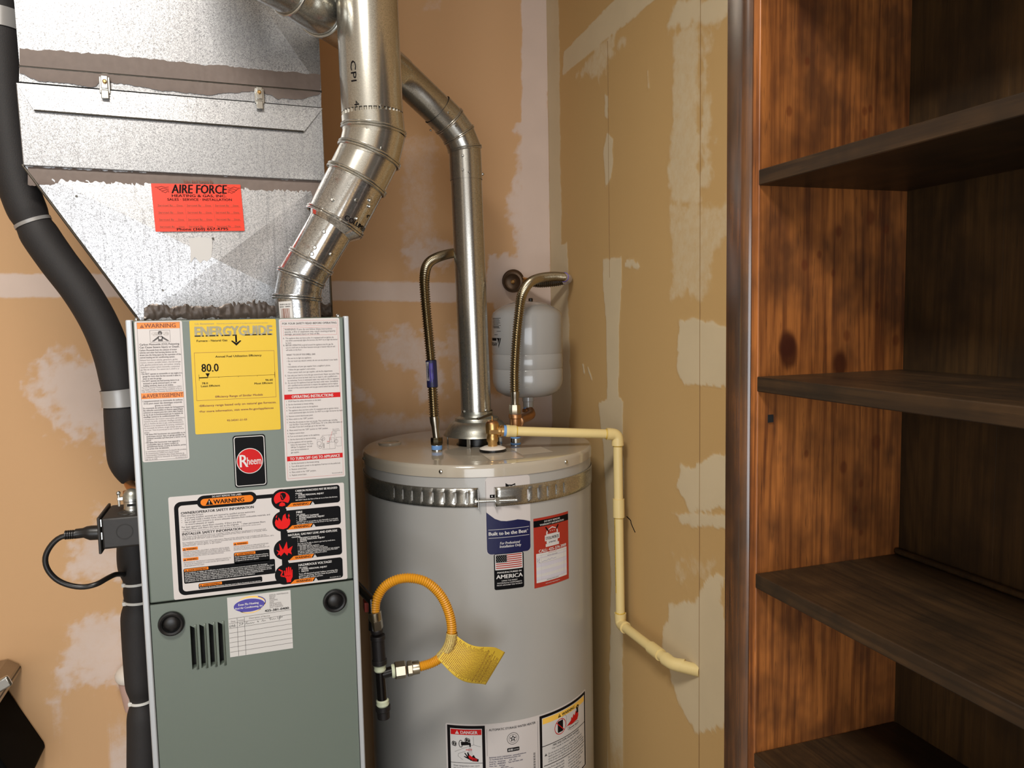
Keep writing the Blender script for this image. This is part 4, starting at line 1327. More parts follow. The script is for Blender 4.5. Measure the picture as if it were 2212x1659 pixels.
T('ink_brown', 300, -6, 'Sales And Service By', 30, 190)
T('ink_black', 300, 62, 'AIRE FORCE', 82, 352, 2, 'c', 0.12)
for sgn, x0_ in ((-1, 108), (1, 486)):
    for k in range(4):
        yb = 22 + k * 11
        L.wire('ink_black', [((x0_ + sgn * t * (86 - k * 13)) * kx, (yb + 5 * math.sin(t * 9 + k)) * ky) for t in (0, .25, .5, .75, 1)], 0.6)
T('ink_black', 298, 86, 'HEATING & GAS, INC.', 24, 350, 1)
T('ink_black', 300, 110, 'SALES \u00b7 SERVICE \u00b7 INSTALLATION', 22, 415, 1)
for r_ in range(4):
    for c_ in range(3):
        x_ = 26 + c_ * 182
        y_ = 146 + r_ * 46
        L.line('ink_brown', x_ * kx, (y_ + 4) * ky, (x_ + 166) * kx, (y_ + 4) * ky, 0.3)
        T('ink_brown', x_ + 50, y_, 'Serviced By', 16, 92, 0)
        T('ink_brown', x_ + 140, y_, 'Date', 14, 36, 0)
for c_ in (1, 2):
    L.line('ink_brown', (18 + c_ * 182) * kx, 130 * ky, (22 + c_ * 182) * kx, 285 * ky, 0.25)
T('ink_black', 300, 304, 'Phone (360) 657-4795', 24, 330, 1)
L.done()
# torn paper residue
rnd = random.Random(4)
res = [pl(x + rnd.uniform(-1.5, 1.5), y + rnd.uniform(-1.5, 1.5), 0.0122) for x, y in ((408, 516), (425, 514), (445, 513), (457, 515), (458, 535), (456, 558), (448, 566), (440, 560), (432, 568), (420, 556), (412, 568), (411, 540))]
MB().prism(res, -PN * 0.0015).build('torn_paper', 'paper', plenum, smooth=0)

# ------------------------------------------------------------------ furnace vent: collar, adjustable elbows, vertical pipe
vent = thing('furnace_vent', 'wide shiny vent pipe bending up from the furnace top, stamped CPI 4', 'vent pipe', sy(646, 690, 1.447))
VY0, VY1 = 1.447, 1.432
ctr = [(646, 692, VY0), (642, 643, VY0), (650, 600, VY0), (672, 564, 1.445), (714, 492, 1.440), (724, 478, 1.440), (771, 388, 1.436), (798, 334, 1.434), (808, 290, 1.433), (805, 255, 1.432), (786, -150, 1.432)]
VP = [sy(*c) for c in ctr]
VP[10] = VP[9] + (VP[10] - VP[9]) * ((CEIL_Z - .004 - VP[9].z) / (VP[10].z - VP[9].z))      # up to the ceiling


def seg(name, a, b, ra, rb, mat, beads=(), n=48, over=0.0, bead_r=0.0026):
    d = (b - a).normalized()
    Lg = (b - a).length
    prof = [(ra, -over), (ra + (rb - ra) * .5, Lg * .5), (rb, Lg + over)]
    o = MB().lathe(prof, a, d, n, cap0=False, cap1=False).build(name, mat, vent)
    for t, rr in beads:
        MB().torus(a + d * (Lg * t), d, rr, bead_r, 48, 8).build('bead', mat, o)
    return o


R3, R4 = 0.0385, 0.0535
s0 = seg('collar', VP[0], VP[1], R3, R3 + .0005, 'vent_spangle')
s1 = seg('elbow_gore', VP[1], VP[2], R3 + .001, R3 + .001, 'vent_spangle', over=.006)
s2 = seg('elbow_gore', VP[2], VP[3], R3 + .0018, R3 + .0018, 'vent_spangle', over=.006)
s3 = seg('lower_pipe', VP[3], VP[4], R3 + .002, R3 + .0025, 'vent_worn', over=.004)
s4 = seg('reducer', VP[4], VP[5], R3 + .0028, R4 - .001, 'vent_worn')
s5 = seg('elbow_gore', VP[5], VP[6], R4 - .001, R4 - .001, 'vent_worn')
s6 = seg('elbow_gore', VP[6], VP[7], R4, R4, 'vent_metal', over=.006)
s7 = seg('elbow_gore', VP[7], VP[8], R4 + .0012, R4 + .0012, 'vent_metal', over=.007)
s8 = seg('elbow_gore', VP[8], VP[9], R4 + .0016, R4 + .001, 'vent_metal', over=.004)
s9 = seg('vertical_pipe', VP[9] + (VP[10] - VP[9]).normalized() * .008, VP[10], R4 + .0006, R4 + .0006, 'vent_metal')
for p, q, rr, par, m_ in ((VP[1], None, R3 + .003, s1, 'vent_spangle'), (VP[2], None, R3 + .0036, s2, 'vent_spangle'), (VP[3], None, R3 + .0032, s3, 'vent_worn'),
                          (VP[5], None, R4 + .0004, s5, 'vent_worn'), (VP[6], None, R4 + .002, s6, 'vent_metal'), (VP[7], None, R4 + .003, s7, 'vent_metal'), (VP[8] * .75 + VP[9] * .25, None, R4 + .0028, s8, 'vent_metal')):
    k = min(range(len(VP)), key=lambda i: (VP[i] - p).length)
    d = (VP[min(k + 1, len(VP) - 1)] - VP[max(k - 1, 0)]).normalized()
    for off in (-.0022, .0022):
        MB().torus(p + d * off, d, rr, .0021, 48, 8).build('bead', m_, par)
# crimped end of the vertical pipe
dv = (VP[10] - VP[9]).normalized()
a_ = dv.orthogonal().normalized()
b_ = dv.cross(a_)
cr = []
for k in range(4):
    row = []
    for i in range(161):
        t = 2 * math.pi * i / 160
        r_ = R4 - .0022 + (.0026 if i % 4 < 2 else 0)
        row.append(VP[9] + dv * (-.008 + k * .0055) + (a_ * math.cos(t) + b_ * math.sin(t)) * r_)
    cr.append(row)
MB().grid(cr).build('crimped_end', 'vent_metal', s9, smooth=20)


def on_pipe(a, d, r, px, py):
    """where a sight line first meets the pipe of radius r about axis a,d"""
    v = Vector(ray(px, py)).normalized()
    o = Vector(CAM)
    w = o - a
    vp = v - d * v.dot(d)
    wp = w - d * w.dot(d)
    A_, B_, C_ = vp.dot(vp), 2 * vp.dot(wp), wp.dot(wp) - r * r
    t = (-B_ - math.sqrt(max(0, B_ * B_ - 4 * A_ * C_))) / (2 * A_)
    p = o + v * t
    n = (p - a) - d * (p - a).dot(d)
    return p, n.normalized()


def pipe_screw(a, b, r, px, py, parent, mat='zinc_bright', sz_=.0036):
    d = (b - a).normalized()
    p, n = on_pipe(a, d, r, px, py)
    MB().lathe([(sz_ * .55, -.001), (sz_, .0004), (sz_, .0018), (sz_ * .7, .003)], p, n, 10).build('screw', mat, parent)


pipe_screw(VP[9], VP[10], R4, 824, 229, s9)
for p in ((770, 432), (771, 473), (718, 432), (735, 474), (799, 433), (798, 446)):
    pipe_screw(VP[5], VP[6], R4, *p, s5, sz_=.003)
for p in ((715, 549), (680, 535), (674, 549), (700, 501)):
    pipe_screw(VP[3], VP[4], R3 + .002, *p, s3, sz_=.0036)
for p in ((735, 358), (824, 320)):
    pipe_screw(VP[6], VP[7], R4, *p, s6, sz_=.0026)


class PipeSurf:
    """a = arc length round the pipe from where it faces the room, b = distance along"""
    step = 0.006

    def __init__(self, a, b, r, px, py):
        self.a, self.d, self.r = a, (b - a).normalized(), r
        p, n = on_pipe(a, self.d, r, px, py)
        self.n0, self.o = n, (p - a).dot(self.d)
        self.t0 = self.d.cross(n) if self.d.cross(n).x > 0 else -self.d.cross(n)

    def pt(self, a, b, h):
        t = a / self.r
        return self.a + self.d * (self.o + b) + (self.n0 * math.cos(t) + self.t0 * math.sin(t)) * (self.r + h)


ps = PipeSurf(VP[9], VP[10], R4 + .0006, 757, 130)
L = Label('stamp', ps, 0, 0, 1, 1, 'ink_black', s9, base=False, thick=.0002)
L.text('ink_black', 0, 0, 'CPI', 15, 36, 0, turn=-90)
L.text('ink_black', 4, 68, '4', 13, 9, 0, turn=-90)
L.done()
ps = PipeSurf(VP[5], VP[6], R4 - .001, 742, 472)
L = Label('stamp', ps, 0, 0, 1, 1, 'ink_black', s5, base=False, thick=.0002)
L.text('ink_black', 0, 0, 'COLUMBIA', 12, 62, 1)
L.text('ink_black', 40, -24, '4"', 9, 9, 1)
L.done()
ps = PipeSurf(VP[0], VP[1], R3 + .0003, 602, 652)
L = Label('barcode_sticker', ps, 0, 0, 27, 32, 'paper', s0, 0, .0003, label='small pale sticker with a barcode')
L.text('ink_black', 3, 6, 'FIN ELBW 3L GALV 2615', 3, 22, 1)
L.text('ink_black', 3, 10, '028 IN.E', 3, 9, 1)
L.text('ink_black', 14, 10, '100093', 3, 10, 1)
x_ = 5.0
rnd = random.Random(2)
while x_ < 23:
    w_ = rnd.choice((.4, .7, 1.1))
    L.rect('ink_brown', x_, 12, w_, 20)
    x_ += w_ + rnd.choice((.5, .9))
L.done()

# ------------------------------------------------------------------ water heater flue: straight pipe, elbow, sloping run over to the left
flue = thing('heater_flue', 'slim galvanised flue pipe rising from the water heater hood and bending left', 'vent pipe', (0.521, HC.y, 1.355))
RF = 0.0376
FA, FB = Vector((0.5215, HC.y, 1.352)), sy(1007, 385, HC.y)
fl = MB().lathe([(RF, 0), (RF, (FB - FA).length + .006)], FA, FB - FA, 48, cap0=False, cap1=False).build('straight_pipe', 'galvanised_pipe', flue)
fc = [sy(1007, 385, HC.y), sy(1004, 322, HC.y), sy(991, 291, 1.852), sy(970, 262, 1.846), sy(948, 240, 1.838)]
g0 = None
for i in range(4):
    a, b = fc[i], fc[i + 1]
    d = (b - a).normalized()
    g = MB().lathe([(RF + .0012 + .0004 * i, -.005), (RF + .0012 + .0004 * i, (b - a).length + .005)], a, d, 48, cap0=False, cap1=False).build('elbow_gore', 'galvanised_pipe', flue)
    if i < 3:
        dd = (fc[i + 2] - fc[i]).normalized()
        for off in (-.002, .002):
            MB().torus(b + dd * off, dd, RF + .0028, .0018, 48, 8).build('bead', 'galvanised_pipe', g)
    g0 = g0 or g
slope = [fc[4], sy(850, 148, 1.80), sy(760, 76, 1.66), sy(687, 24, 1.475), sy(622, -22, 1.42), sy(540, -80, 1.36)]
slope += [slope[-1] + Vector((-.05, -.02, .09)), Vector((slope[-1].x - .06, slope[-1].y - .03, CEIL_Z - .004))]
sp, _ = spline(slope, 0.02)
k1 = min(range(len(sp)), key=lambda i: (sp[i] - slope[1]).length)
MB().tube(sp[:k1 + 1], RF, 48, False, False).build('sloping_pipe', 'galvanised_pipe', flue)
up = MB().tube(sp[k1 - 1:], RF + .0012, 48, False, False).build('upper_elbow', 'galvanised_pipe', flue)
for pxx in (694, 628):
    k = min(range(1, len(sp) - 1), key=lambda i: abs((lambda q: 1106 + FPX * q.dot(Vector(_r)) / q.dot(Vector(_f)))(sp[i] - Vector(CAM)) - pxx))
    d = (sp[k + 1] - sp[k - 1]).normalized()
    MB().torus(sp[k], d, RF + .003, .0028, 48, 10).build('bead', 'zinc_bright', up)
for p in ((1013, 372), (977, 376), (1042, 376), (1000, 367), (1000, 336)):
    if p[0] in (977, 1042):
        q = sy(p[0], p[1], HC.y)
        MB().lathe([(.002, -.004), (.0036, 0), (.0036, .002), (.002, .004)], q, (q.x - FB.x, 0, 0), 10).build('screw', 'zinc_bright', g0)
    else:
        pipe_screw(fc[0], fc[1], RF + .0016, *p, g0, sz_=.0028)
for p in ((970, 243), (931, 281), (985, 271)):
    pipe_screw(fc[3], fc[4], RF + .002, *p, g0, sz_=.003)
for p in ((1002, 889), (1050, 886)):
    pipe_screw(FA, FB, RF, *p, fl, sz_=.0042)


# ------------------------------------------------------------------ water heater
heater = thing('water_heater', 'grey cylindrical gas water heater standing in the corner', 'water heater', (HC.x, HC.y, 0))
tank = MB().lathe([(HR - .006, 0), (HR, .004), (HR, 1.258)], (HC.x, HC.y, 0), n=128).build('jacket', 'heater_grey', heater)
MB().lathe([(HR + .0004, 1.2555), (HR + .0022, 1.2565), (HR + .0022, 1.2735), (HR + .0012, 1.2785), (HR - .0022, 1.2822), (HR - .008, ZT), (.0, ZT + .0006)], (HC.x, HC.y, 0), n=128, cap0=False, cap1=False).build('lid', 'heater_lid', heater)
for th in (-32.2, 28.6, -88, 88):
    t = math.radians(th)
    d = Vector((math.sin(t), -math.cos(t), 0))
    MB().lathe([(.004, -.001), (.0046, .001), (.0036, .003), (.0015, .004)], HC + d * (HR + .002) + Vector((0, 0, 1.2695)), d, 14).build('screw', 'zinc_bright', heater)
MB().lathe([(.029, 0), (.0285, .003), (.026, .0042), (.0235, .0042), (.022, .0026), (.002, .0022)], sz(842, 958, ZT), n=40).build('top_plug', 'heater_lid', heater)
hood = MB().lathe([(.0815, 1.3075), (.0835, 1.3075), (.0832, 1.3085), (.0800, 1.3125), (.0745, 1.3235), (.0675, 1.3345), (.0605, 1.3405), (.0545, 1.3425), (.0535, 1.3475), (.0525, 1.3495), (.0475, 1.3505), (.0415, 1.3535), (.0395, 1.3585), (.0393, 1.366)], (HC.x, HC.y, 0), n=72, cap0=False, cap1=False).build('draft_hood', 'hood_metal', heater)
for th in (-118, -32, 32, 118):
    t = math.radians(th)
    p = HC + Vector((math.sin(t), -math.cos(t), 0)) * .076
    MB().obox(p + Vector((0, 0, (ZT + 1.3085) / 2)), Vector((math.cos(t), math.sin(t), 0)) * .0046, Vector((math.sin(t), -math.cos(t), 0)) * .0012, Vector((0, 0, (1.3085 - ZT) / 2))).build('hood_leg', 'zinc_bright', hood, bevel=.0006)
MB().lathe([(.052, ZT), (.052, ZT + .0015), (.0475, ZT + .002), (.0465, ZT + .017), (.044, ZT + .018), (.043, ZT + .002)], (HC.x, HC.y, 0), n=56, cap1=False).build('flue_outlet', 'plastic_black', heater)
# two clear stickers on the lid
for q in (((1040, 981), (1108, 976), (1132, 989), (1060, 995)), ((1103, 969), (1168, 965), (1195, 976), (1128, 983))):
    MB().prism([sz(*p, ZT + .0007) for p in q], (0, 0, .0003)).build('lid_sticker', 'label_clear', heater, smooth=0)

drum = Drum(HC, HR)
rad = math.radians
arc = lambda deg: rad(deg) * HR

# tall maker's sticker
a0 = arc(-12.8)
L = Label('brand_sticker', drum, a0, 1.2565, 100.3, 171, 'label_white', heater, 10, label='tall rounded sticker, white above and navy below, lettered Built to be the Best')
L.frame('ink_grey', 0.6, 9, 0.6, 150, .6, 1)
cv = [(0.9, 77), (8, 83), (19, 92), (32, 97.5), (45, 99), (58, 98.4), (70, 97.4), (84, 100), (99.4, 105)]
low = [(x, y) for x, y in rrect(0.9, 60, 98.5, 110.2, 9.4) if y > 120]
low = sorted([p for p in low if p[0] > 50], key=lambda p: (p[1], -p[0])) + sorted([p for p in low if p[0] <= 50], key=lambda p: (-p[1], p[0] * -1))
L.poly('label_navy', cv + low, 2)
L.rect('ink_white', 4.6, 115.6, 92, .8, 3)
L.rect('ink_white', 4.6, 133.8, 92, .8, 3)
L.text('ink_white', 4.6, 128.4, 'Built to be the Best', 11.2, 86, 2)
L.text('ink_white', 91.5, 124, '\u00ae', 4)
L.text('ink_white', 51.5, 149.4, 'For Professional', 8, 44, 1, 'c', slant=.16)
L.text('ink_white', 52.5, 156.6, 'Installation Only', 8, 48, 1, 'c', slant=.16)
L.poly('ink_black', [(44, 15.5), (50, 19.4), (58, 20), (66, 17.4), (66, 26), (57, 29.4), (44, 26)], 2)
L.poly('ink_white', [(51, 22), (57, 23), (65, 20.8), (65, 22.2), (57, 24.6), (51, 23.6)], 3)
L.rect('ink_black', 9.4, 39, 9, 7, 2)
L.disc('ink_white', 14, 42.5, 1.5, layer=3)
L.done()

# flag sticker
L = Label('flag_sticker', drum, arc(-9.7), 1.0866, 67, 79.5, 'label_black', heater, 4, lift=.0004, label='small black sticker with a striped flag, lettered Manufactured in America')
L.rect('ink_white', 2.4, 1.2, 61.8, 34.6, 1, 1)
for i in range(7):
    L.rect('label_red', 4.2, 2.6 + i * 4.62, 58.2, 2.31, 2)
L.rect('label_black', 4.2, 2.6, 24.4, 16.6, 3)
for r_ in range(5):
    for c_ in range(6):
        L.disc('ink_white', 6.6 + c_ * 4 + (r_ % 2) * 1.6, 4.6 + r_ * 3.1, .62, layer=4, n=6)
L.text('ink_white', 34, 43.2, 'MANUFACTURED IN', 5.2, 54, 2, 'c')
L.text('ink_white', 34, 55.0, 'AMERICA', 12.4, 59, 2, 'c')
L.para('ink_white', 34, 61.4, 57, 3.8, 4.8, ['USING THE FINEST', 'MATERIALS & COMPONENTS', 'FROM AROUND THE WORLD'], 1, 'c')
L.done()

# red warranty sticker
L = Label('warranty_sticker', drum, arc(9.2), 1.1552, 102.5, 156.5, 'label_red', heater, 0, label='red warranty sticker with a white form and handwritten entry')
L.rect('label_black', 0, 5.6, 102.5, 14.4, 1)
L.text('ink_white', 51, 11.8, 'DO NOT REMOVE:', 5.6, 46, 1, 'c')
L.text('ink_white', 51, 18.2, 'WARRANTY INFORMATION', 5.8, 70, 1, 'c')
L.poly('ink_white', [(33, 44), (33, 36), (36, 30), (50, 24.5), (64, 30), (67, 36), (67, 44), (66, 62), (34, 62)], 1)
L.poly('label_red', [(36, 40), (38, 31), (50, 27), (62, 31), (64, 40)], 2)
L.poly('ink_black', [(30, 24), (33, 22.6), (42, 34), (39, 37)], 2)
L.poly('ink_black', [(70, 24), (67, 22.6), (58, 34), (61, 37)], 2)
L.rect('ink_white', 29, 42, 43, 13, 3)
L.text('ink_black', 50.5, 52.4, 'STOLLWERCK', 9.6, 38, 2, 'c')
L.text('label_red', 50, 40, 'PLUMBING', 4.6, 20, 1, 'c')
L.text('ink_navy', 50, 60.4, '& HEATING', 4.6, 20, 1, 'c')
for x_ in (44, 50, 56):
    L.disc('ink_white', x_, 33.5, 1.1, layer=3, n=8)
L.rect('ink_white', 31, 62, 39, 6.4, 2)
L.text('ink_white', 12, 78.2, 'CALL: 425-374-3909', 9.8, 81, 2)
L.rect('ink_white', 5.4, 79.8, 89.6, 65.8, 1)
for y_ in (87, 101, 117, 132):
    L.rect('ink_lilac', 5.4, y_ + 1, 89.6, 8.4 if y_ > 90 else 2.6, 2)
for y_ in (84, 90, 101.6, 139):
    L.rect('ink_faint', 5.4, y_, 89.6, .3, 3)
for x_ in (18.5, 85):
    L.rect('ink_faint', x_, 84, .3, 56, 3)
L.text('ink_rule_red', 50, 83, 'SERVICE RECORD', 3, 24, 0, 'c')
L.text('ink_grey', 50, 89, 'SERVICE PERFORMED', 3, 30, 0, 'c')
L.wire('ink_blue', [(6.4, 93), (9, 92), (7.4, 99), (11, 95), (14, 92), (12, 100), (16, 101)], .4, 4)
L.wire('ink_blue', [(20, 100), (28, 98), (32, 99.4), (38, 96), (42, 98.4), (47, 95), (52, 98), (60, 96.6)], .35, 4)
L.text('ink_mid', 50, 143.6, 'INSTALLATION DATE', 3.4, 34, 0, 'c')
L.text('ink_white', 50, 151.4, 'www.stollwerckplumbing.com', 3.6, 42, 0, 'c')
L.done()

# big rating label lower down
L = Label('rating_label', drum, arc(-33.4), 0.7060, 383, 190, 'label_white', heater, 4, label='wide white rating label with red danger and amber warning panels')
K = 'ink_black'
L.rect(K, 3.6, 3.4, 84.4, 184, 1)
L.rect('ink_white', 10.4, 10.4, 71, 174, 2)
L.rect('ink_red', 11.6, 12.0, 68.6, 12.4, 3)
warn_triangle(L, 21.5, 22.6, 9.2, 'ink_white', 'ink_red', 5)
L.text('ink_white', 33.5, 22.2, 'DANGER', 10.2, 38, 2, layer=5)
for cx, cy in ((17.5, 45), (21, 46), (47, 36), (51.6, 38)):
    L.disc(K, cx, cy, 4, 5.6, 4, 14)
    L.ringline('ink_white', cx + .6, cy, 2.6, 3.6, .6, 5, 12)
L.ringline(K, 34, 45, 4, 8, 1.4, 4, 20)
L.poly(K, [(34, 41), (52, 39.4), (56.5, 44), (56, 52), (53.5, 52), (52.5, 47.4), (35, 49)], 4)
L.wire(K, [(62, 28), (62.6, 47), (78, 52)], .5)
L.wire(K, [(62.6, 47), (40, 55), (20, 64)], .5)
L.wire(K, [(44, 62), (28, 68), (27, 74), (38, 82)], .5)
for k in range(6):
    L.line('ink_grey', 52 + k * .9, 53, 50 + k * 2.0, 71, .35)
L.text('ink_red', 45, 60.6, 'HOT', 6.4, 14, 1, layer=6)
L.poly(K, [(41, 66), (43.5, 65.6), (49, 73), (47.5, 64.6), (50, 64), (53.5, 72), (58, 74), (62, 70), (66, 77), (73, 80.6), (72, 86), (60, 85), (50, 80), (40, 74.6), (41, 73), (47, 75)], 4)
L.poly('ink_red', [(50, 73), (54, 71), (60, 76), (70, 80), (69, 84.6), (60, 83.6), (52, 78)], 5)
L.text(K, 54, 83.4, 'BURN', 4.6, 15, 2, layer=6)
L.rect(K, 10.4, 88.6, 71, 1, 4)
L.para(K, 16, 97.6, 58, 5.4, 5.4, ['Water temperature over 125\u00b0F', 'can cause severe burns', 'instantly or death from scalds.', 'Children, disabled and elderly', 'are at highest risk of being', 'scalded.', 'See instruction manual before', 'setting temperature at water', 'heater.'])
L.rect(K, 91.6, 12, .5, 62, 2)
L.rect(K, 209.6, 12, .5, 170, 2)
L.text(K, 96.5, 16.6, 'AUTOMATIC STORAGE WATER HEATER', 7.2, 108, 1)
L.ringline(K, 150, 39.5, 13.2, 13.2, .9, 3, 36)
L.ringline(K, 150, 39.5, 9.2, 9.2, .6, 3, 30)
st = []
for k in range(10):
    r_ = 8.2 if k % 2 == 0 else 3.4
    st.append((150 + r_ * math.sin(math.pi * k / 5), 39.5 - r_ * math.cos(math.pi * k / 5)))
L.poly(K, st, 4)
L.disc('ink_white', 150, 39.5, 2.6, layer=5)
L.text(K, 150, 41, 'BB', 3.6, 3.4, 1, 'c', layer=6)
L.rect(K, 136.5, 60.6, 28, 8.8, 3, 1.6)
L.text('ink_white', 138.4, 67.2, 'AHRI', 6.6, 11, 2, layer=5)
L.text('ink_white', 151, 66.6, 'CERTIFIED', 4, 12, 0, layer=5)
L.para('ink_navy', 96, 79.4, 84, 4.2, 4.7, ['BRADFORD WHITE CORPORATION   www.bradfordwhite.com', '725 TALAMORE DRIVE  MIDDLEVILLE MI 49333  USA'], 1)
L.para('ink_navy', 96, 89.4, 76, 4.2, 4.8, ['Model No:  RG250T6N        D/N  -264', 'Serial No:  UB48094833     Type: NATURAL GAS', 'Nom. Cap.:    50.00 gal', '                        189.2 Liters', 'Input:    40000 BTU/hr  ( 11.7 kW )'], 1)
for k in range(22):
    L.rect(K, 198, 84 + k * 2.1, 5, (.7, 1.2, .5)[k % 3], 3)
X0 = 215.0
L.rect(K, X0, 3.4, 164, 184, 1)
L.rect('ink_white', X0 + 6.4, 10.0, 151, 174, 2)
L.rect('ink_gold', X0 + 8, 11.6, 148, 13.2, 3)
warn_triangle(L, X0 + 52, 23.2, 9.4, K, 'ink_gold', 5)
L.text(K, X0 + 65, 22.6, 'WARNING', 9.8, 46, 2, layer=5)
L.rect(K, X0 + 51, 32, 17, 27, 3, 2)
L.ringline('ink_red', X0 + 59.5, 46, 17.5, 17.5, 1.7, 5, 36)
L.line('ink_red', X0 + 47.5, 34, X0 + 71.5, 58, 2.0, 5)
L.wire(K, [(X0 + 64, 32), (X0 + 68, 24.6), (X0 + 76, 24), (X0 + 80, 30), (X0 + 80, 40), (X0 + 78, 52), (X0 + 82, 58)], .6)
L.poly('ink_red', [(X0 + 80, 54), (X0 + 96, 46), (X0 + 98, 38), (X0 + 102, 43), (X0 + 106, 34), (X0 + 111, 40), (X0 + 116, 30), (X0 + 121, 38), (X0 + 126, 32), (X0 + 127, 46), (X0 + 122, 54), (X0 + 100, 56)], 4)
L.poly(K, [(X0 + 116, 22), (X0 + 119, 20), (X0 + 121, 25), (X0 + 125, 25), (X0 + 127, 20), (X0 + 130, 22), (X0 + 126, 29), (X0 + 127, 38), (X0 + 118, 38), (X0 + 119, 29)], 5)
L.disc(K, X0 + 123, 21, 2.6, layer=5)
L.ringline(K, X0 + 106, 62, 22, 6, .5, 4)
L.text(K, X0 + 106, 64, 'Flammable Vapors', 5.2, 36, 1, 'c', slant=.15)
L.rect(K, X0 + 6.4, 76, 151, 1.6, 3)
L.text(K, X0 + 82, 84.4, 'FIRE AND EXPLOSION HAZARD', 6.6, 92, 1, 'c')
L.text(K, X0 + 82, 91, 'Can result in serious injury or death', 6.2, 98, 0, 'c')
warn_triangle(L, X0 + 12, 101, 7, K, 'ink_white', 5)
L.para(K, X0 + 22, 100, 130, 6, 6.2, ['Do not store or use gasoline or other flammable vapors and', 'liquids in the vicinity of this or any other appliance. Storage or', 'use of gasoline or other flammable vapors or liquids in the vicinity', 'of this or any other appliance can result in serious injury or death.'])
L.rect(K, X0 + 10, 123, 144, 1.6, 3)
L.para(K, X0 + 10, 133, 60, 6, 7, ['Vapors from flammable', 'liquids can explode and', 'catch fire causing death', 'or severe burns.', 'Vapors:', '\u2022 cannot be seen', '\u2022 are heavier than air'])
L.para(K, X0 + 84, 133, 68, 6, 7, ['Do not use or store products', 'such as gasoline, solvents or', 'adhesives in the same room', 'or area near the heater.', 'any gasoline vapors.', '\u2022 go a long way on floor', '\u2022 from other rooms'])
L.done()

# ------------------------------------------------------------------ seismic strap round the heater
strap = thing('seismic_strap', 'slotted galvanised metal strap bolted around the water heater', 'strap', (HC.x, HC.y, 1.212))
sd = Drum(HC, HR + .0012)
SZ = [1.1915, 1.2010, 1.2235, 1.2335]


def strap_band(name, cols, slots):
    mb = MB()
    for (d0, d1) in zip(cols, cols[1:]):
        for j in range(3):
            if j == 1 and any(abs((d0 + d1) / 2 - s) < .3 for s in slots):
                continue
            mb.add([sd.pt(rad(d) * sd.R, z, 0) for d, z in ((d0, SZ[j]), (d1, SZ[j]), (d1, SZ[j + 1]), (d0, SZ[j + 1]))], [(0, 1, 2, 3)])
    bm_o = mb.build(name, 'strap_zinc', strap, smooth=40)
    bm = bmesh.new()
    bm.from_mesh(bm_o.data)
    bmesh.ops.remove_doubles(bm, verts=bm.verts, dist=1e-5)
    bmesh.ops.recalc_face_normals(bm, faces=bm.faces)
    if sum(f.normal.dot(f.calc_center_median() + ROOT[strap.name] - HC - Vector((0, 0, ROOT[strap.name].z))) for f in bm.faces) < 0:
        bmesh.ops.reverse_faces(bm, faces=bm.faces)
    bm.to_mesh(bm_o.data)
    bm.free()
    s = bm_o.modifiers.new('thickness', 'SOLIDIFY')
    s.thickness, s.offset = .0011, 1
    return bm_o


def cols_for(lo, hi, slots):
    c = set([lo, hi])
    k = lo
    while k < hi:
        c.add(round(k, 3))
        k += 3.0
    c = {x for x in c if all(abs(x - s) > .9 for s in slots)}
    for s in slots:
        c.add(s - .43)
        c.add(s + .43)
    return sorted(c)


slL = [-57.3, -51.9, -46.7, -41.5, -36.3, -31.0, -25.9, -20.6]
slR = [6.5, 11.6, 16.7, 21.8, 26.9]
bandL = strap_band('band', cols_for(-178, -16.0, slL), slL)
bandR = strap_band('band', cols_for(-8.9, 178, slR), slR)
zb = 1.2065
pLr, pRr = [(rad(d) * sd.R) for d in (-16.0, -8.9)]
for a_, par in ((pLr, bandL), (pRr, bandR)):
    n_ = (sd.pt(a_, zb, 1) - sd.pt(a_, zb, 0)).normalized()
    MB().obox(sd.pt(a_, 1.2125, .007), n_ * .0075, n_.cross(Vector((0, 0, 1))) * .0008, Vector((0, 0, .021))).build('bent_tab', 'zinc_bright', par, bevel=.0006)
b0, b1 = sd.pt(rad(-17.0) * sd.R, zb, .0085), sd.pt(rad(-9.5) * sd.R, zb, .0085)
bd = (b1 - b0).normalized()
b2 = b0 + bd * .088
bolt = MB().tube([b0 - bd * .002, b2], .0035, 14).build('bolt', 'zinc_bright', strap)
MB().lathe([(.0062, -.004), (.0078, -.0025), (.0078, 0)], b0, bd, 18).build('bolt_head', 'zinc_bright', bolt)
MB().lathe([(.0085, 0), (.0085, .0014)], b0, bd, 20).build('washer', 'zinc_bright', bolt)
MB().lathe([(.0074, 0), (.0074, .0065)], b1 + bd * .0045, bd, 6).build('nut', 'zinc_bright', bolt, smooth=20)
MB().lathe([(.0092, 0), (.0092, .0014)], b1 + bd * .0028, bd, 20).build('washer', 'zinc_bright', bolt)
th_ = MB()
for k in range(26):
    th_.torus(b0 + bd * (.008 + k * .003), bd, .0035, .0005, 14, 4)
th_.build('screw_thread', 'zinc_bright', bolt)


# ------------------------------------------------------------------ corrugated hoses
def corrugated(mb, ctrl, r, amp, pitch, sides=18, sharp=1.0):
    pts, ln = spline(ctrl, pitch / 6.0)
    radii = []
    for s in ln:
        c = math.cos(2 * math.pi * s / pitch)
        radii.append(r + amp * math.copysign(abs(c) ** sharp, c))
    mb.tube(pts, radii, sides)
    return pts


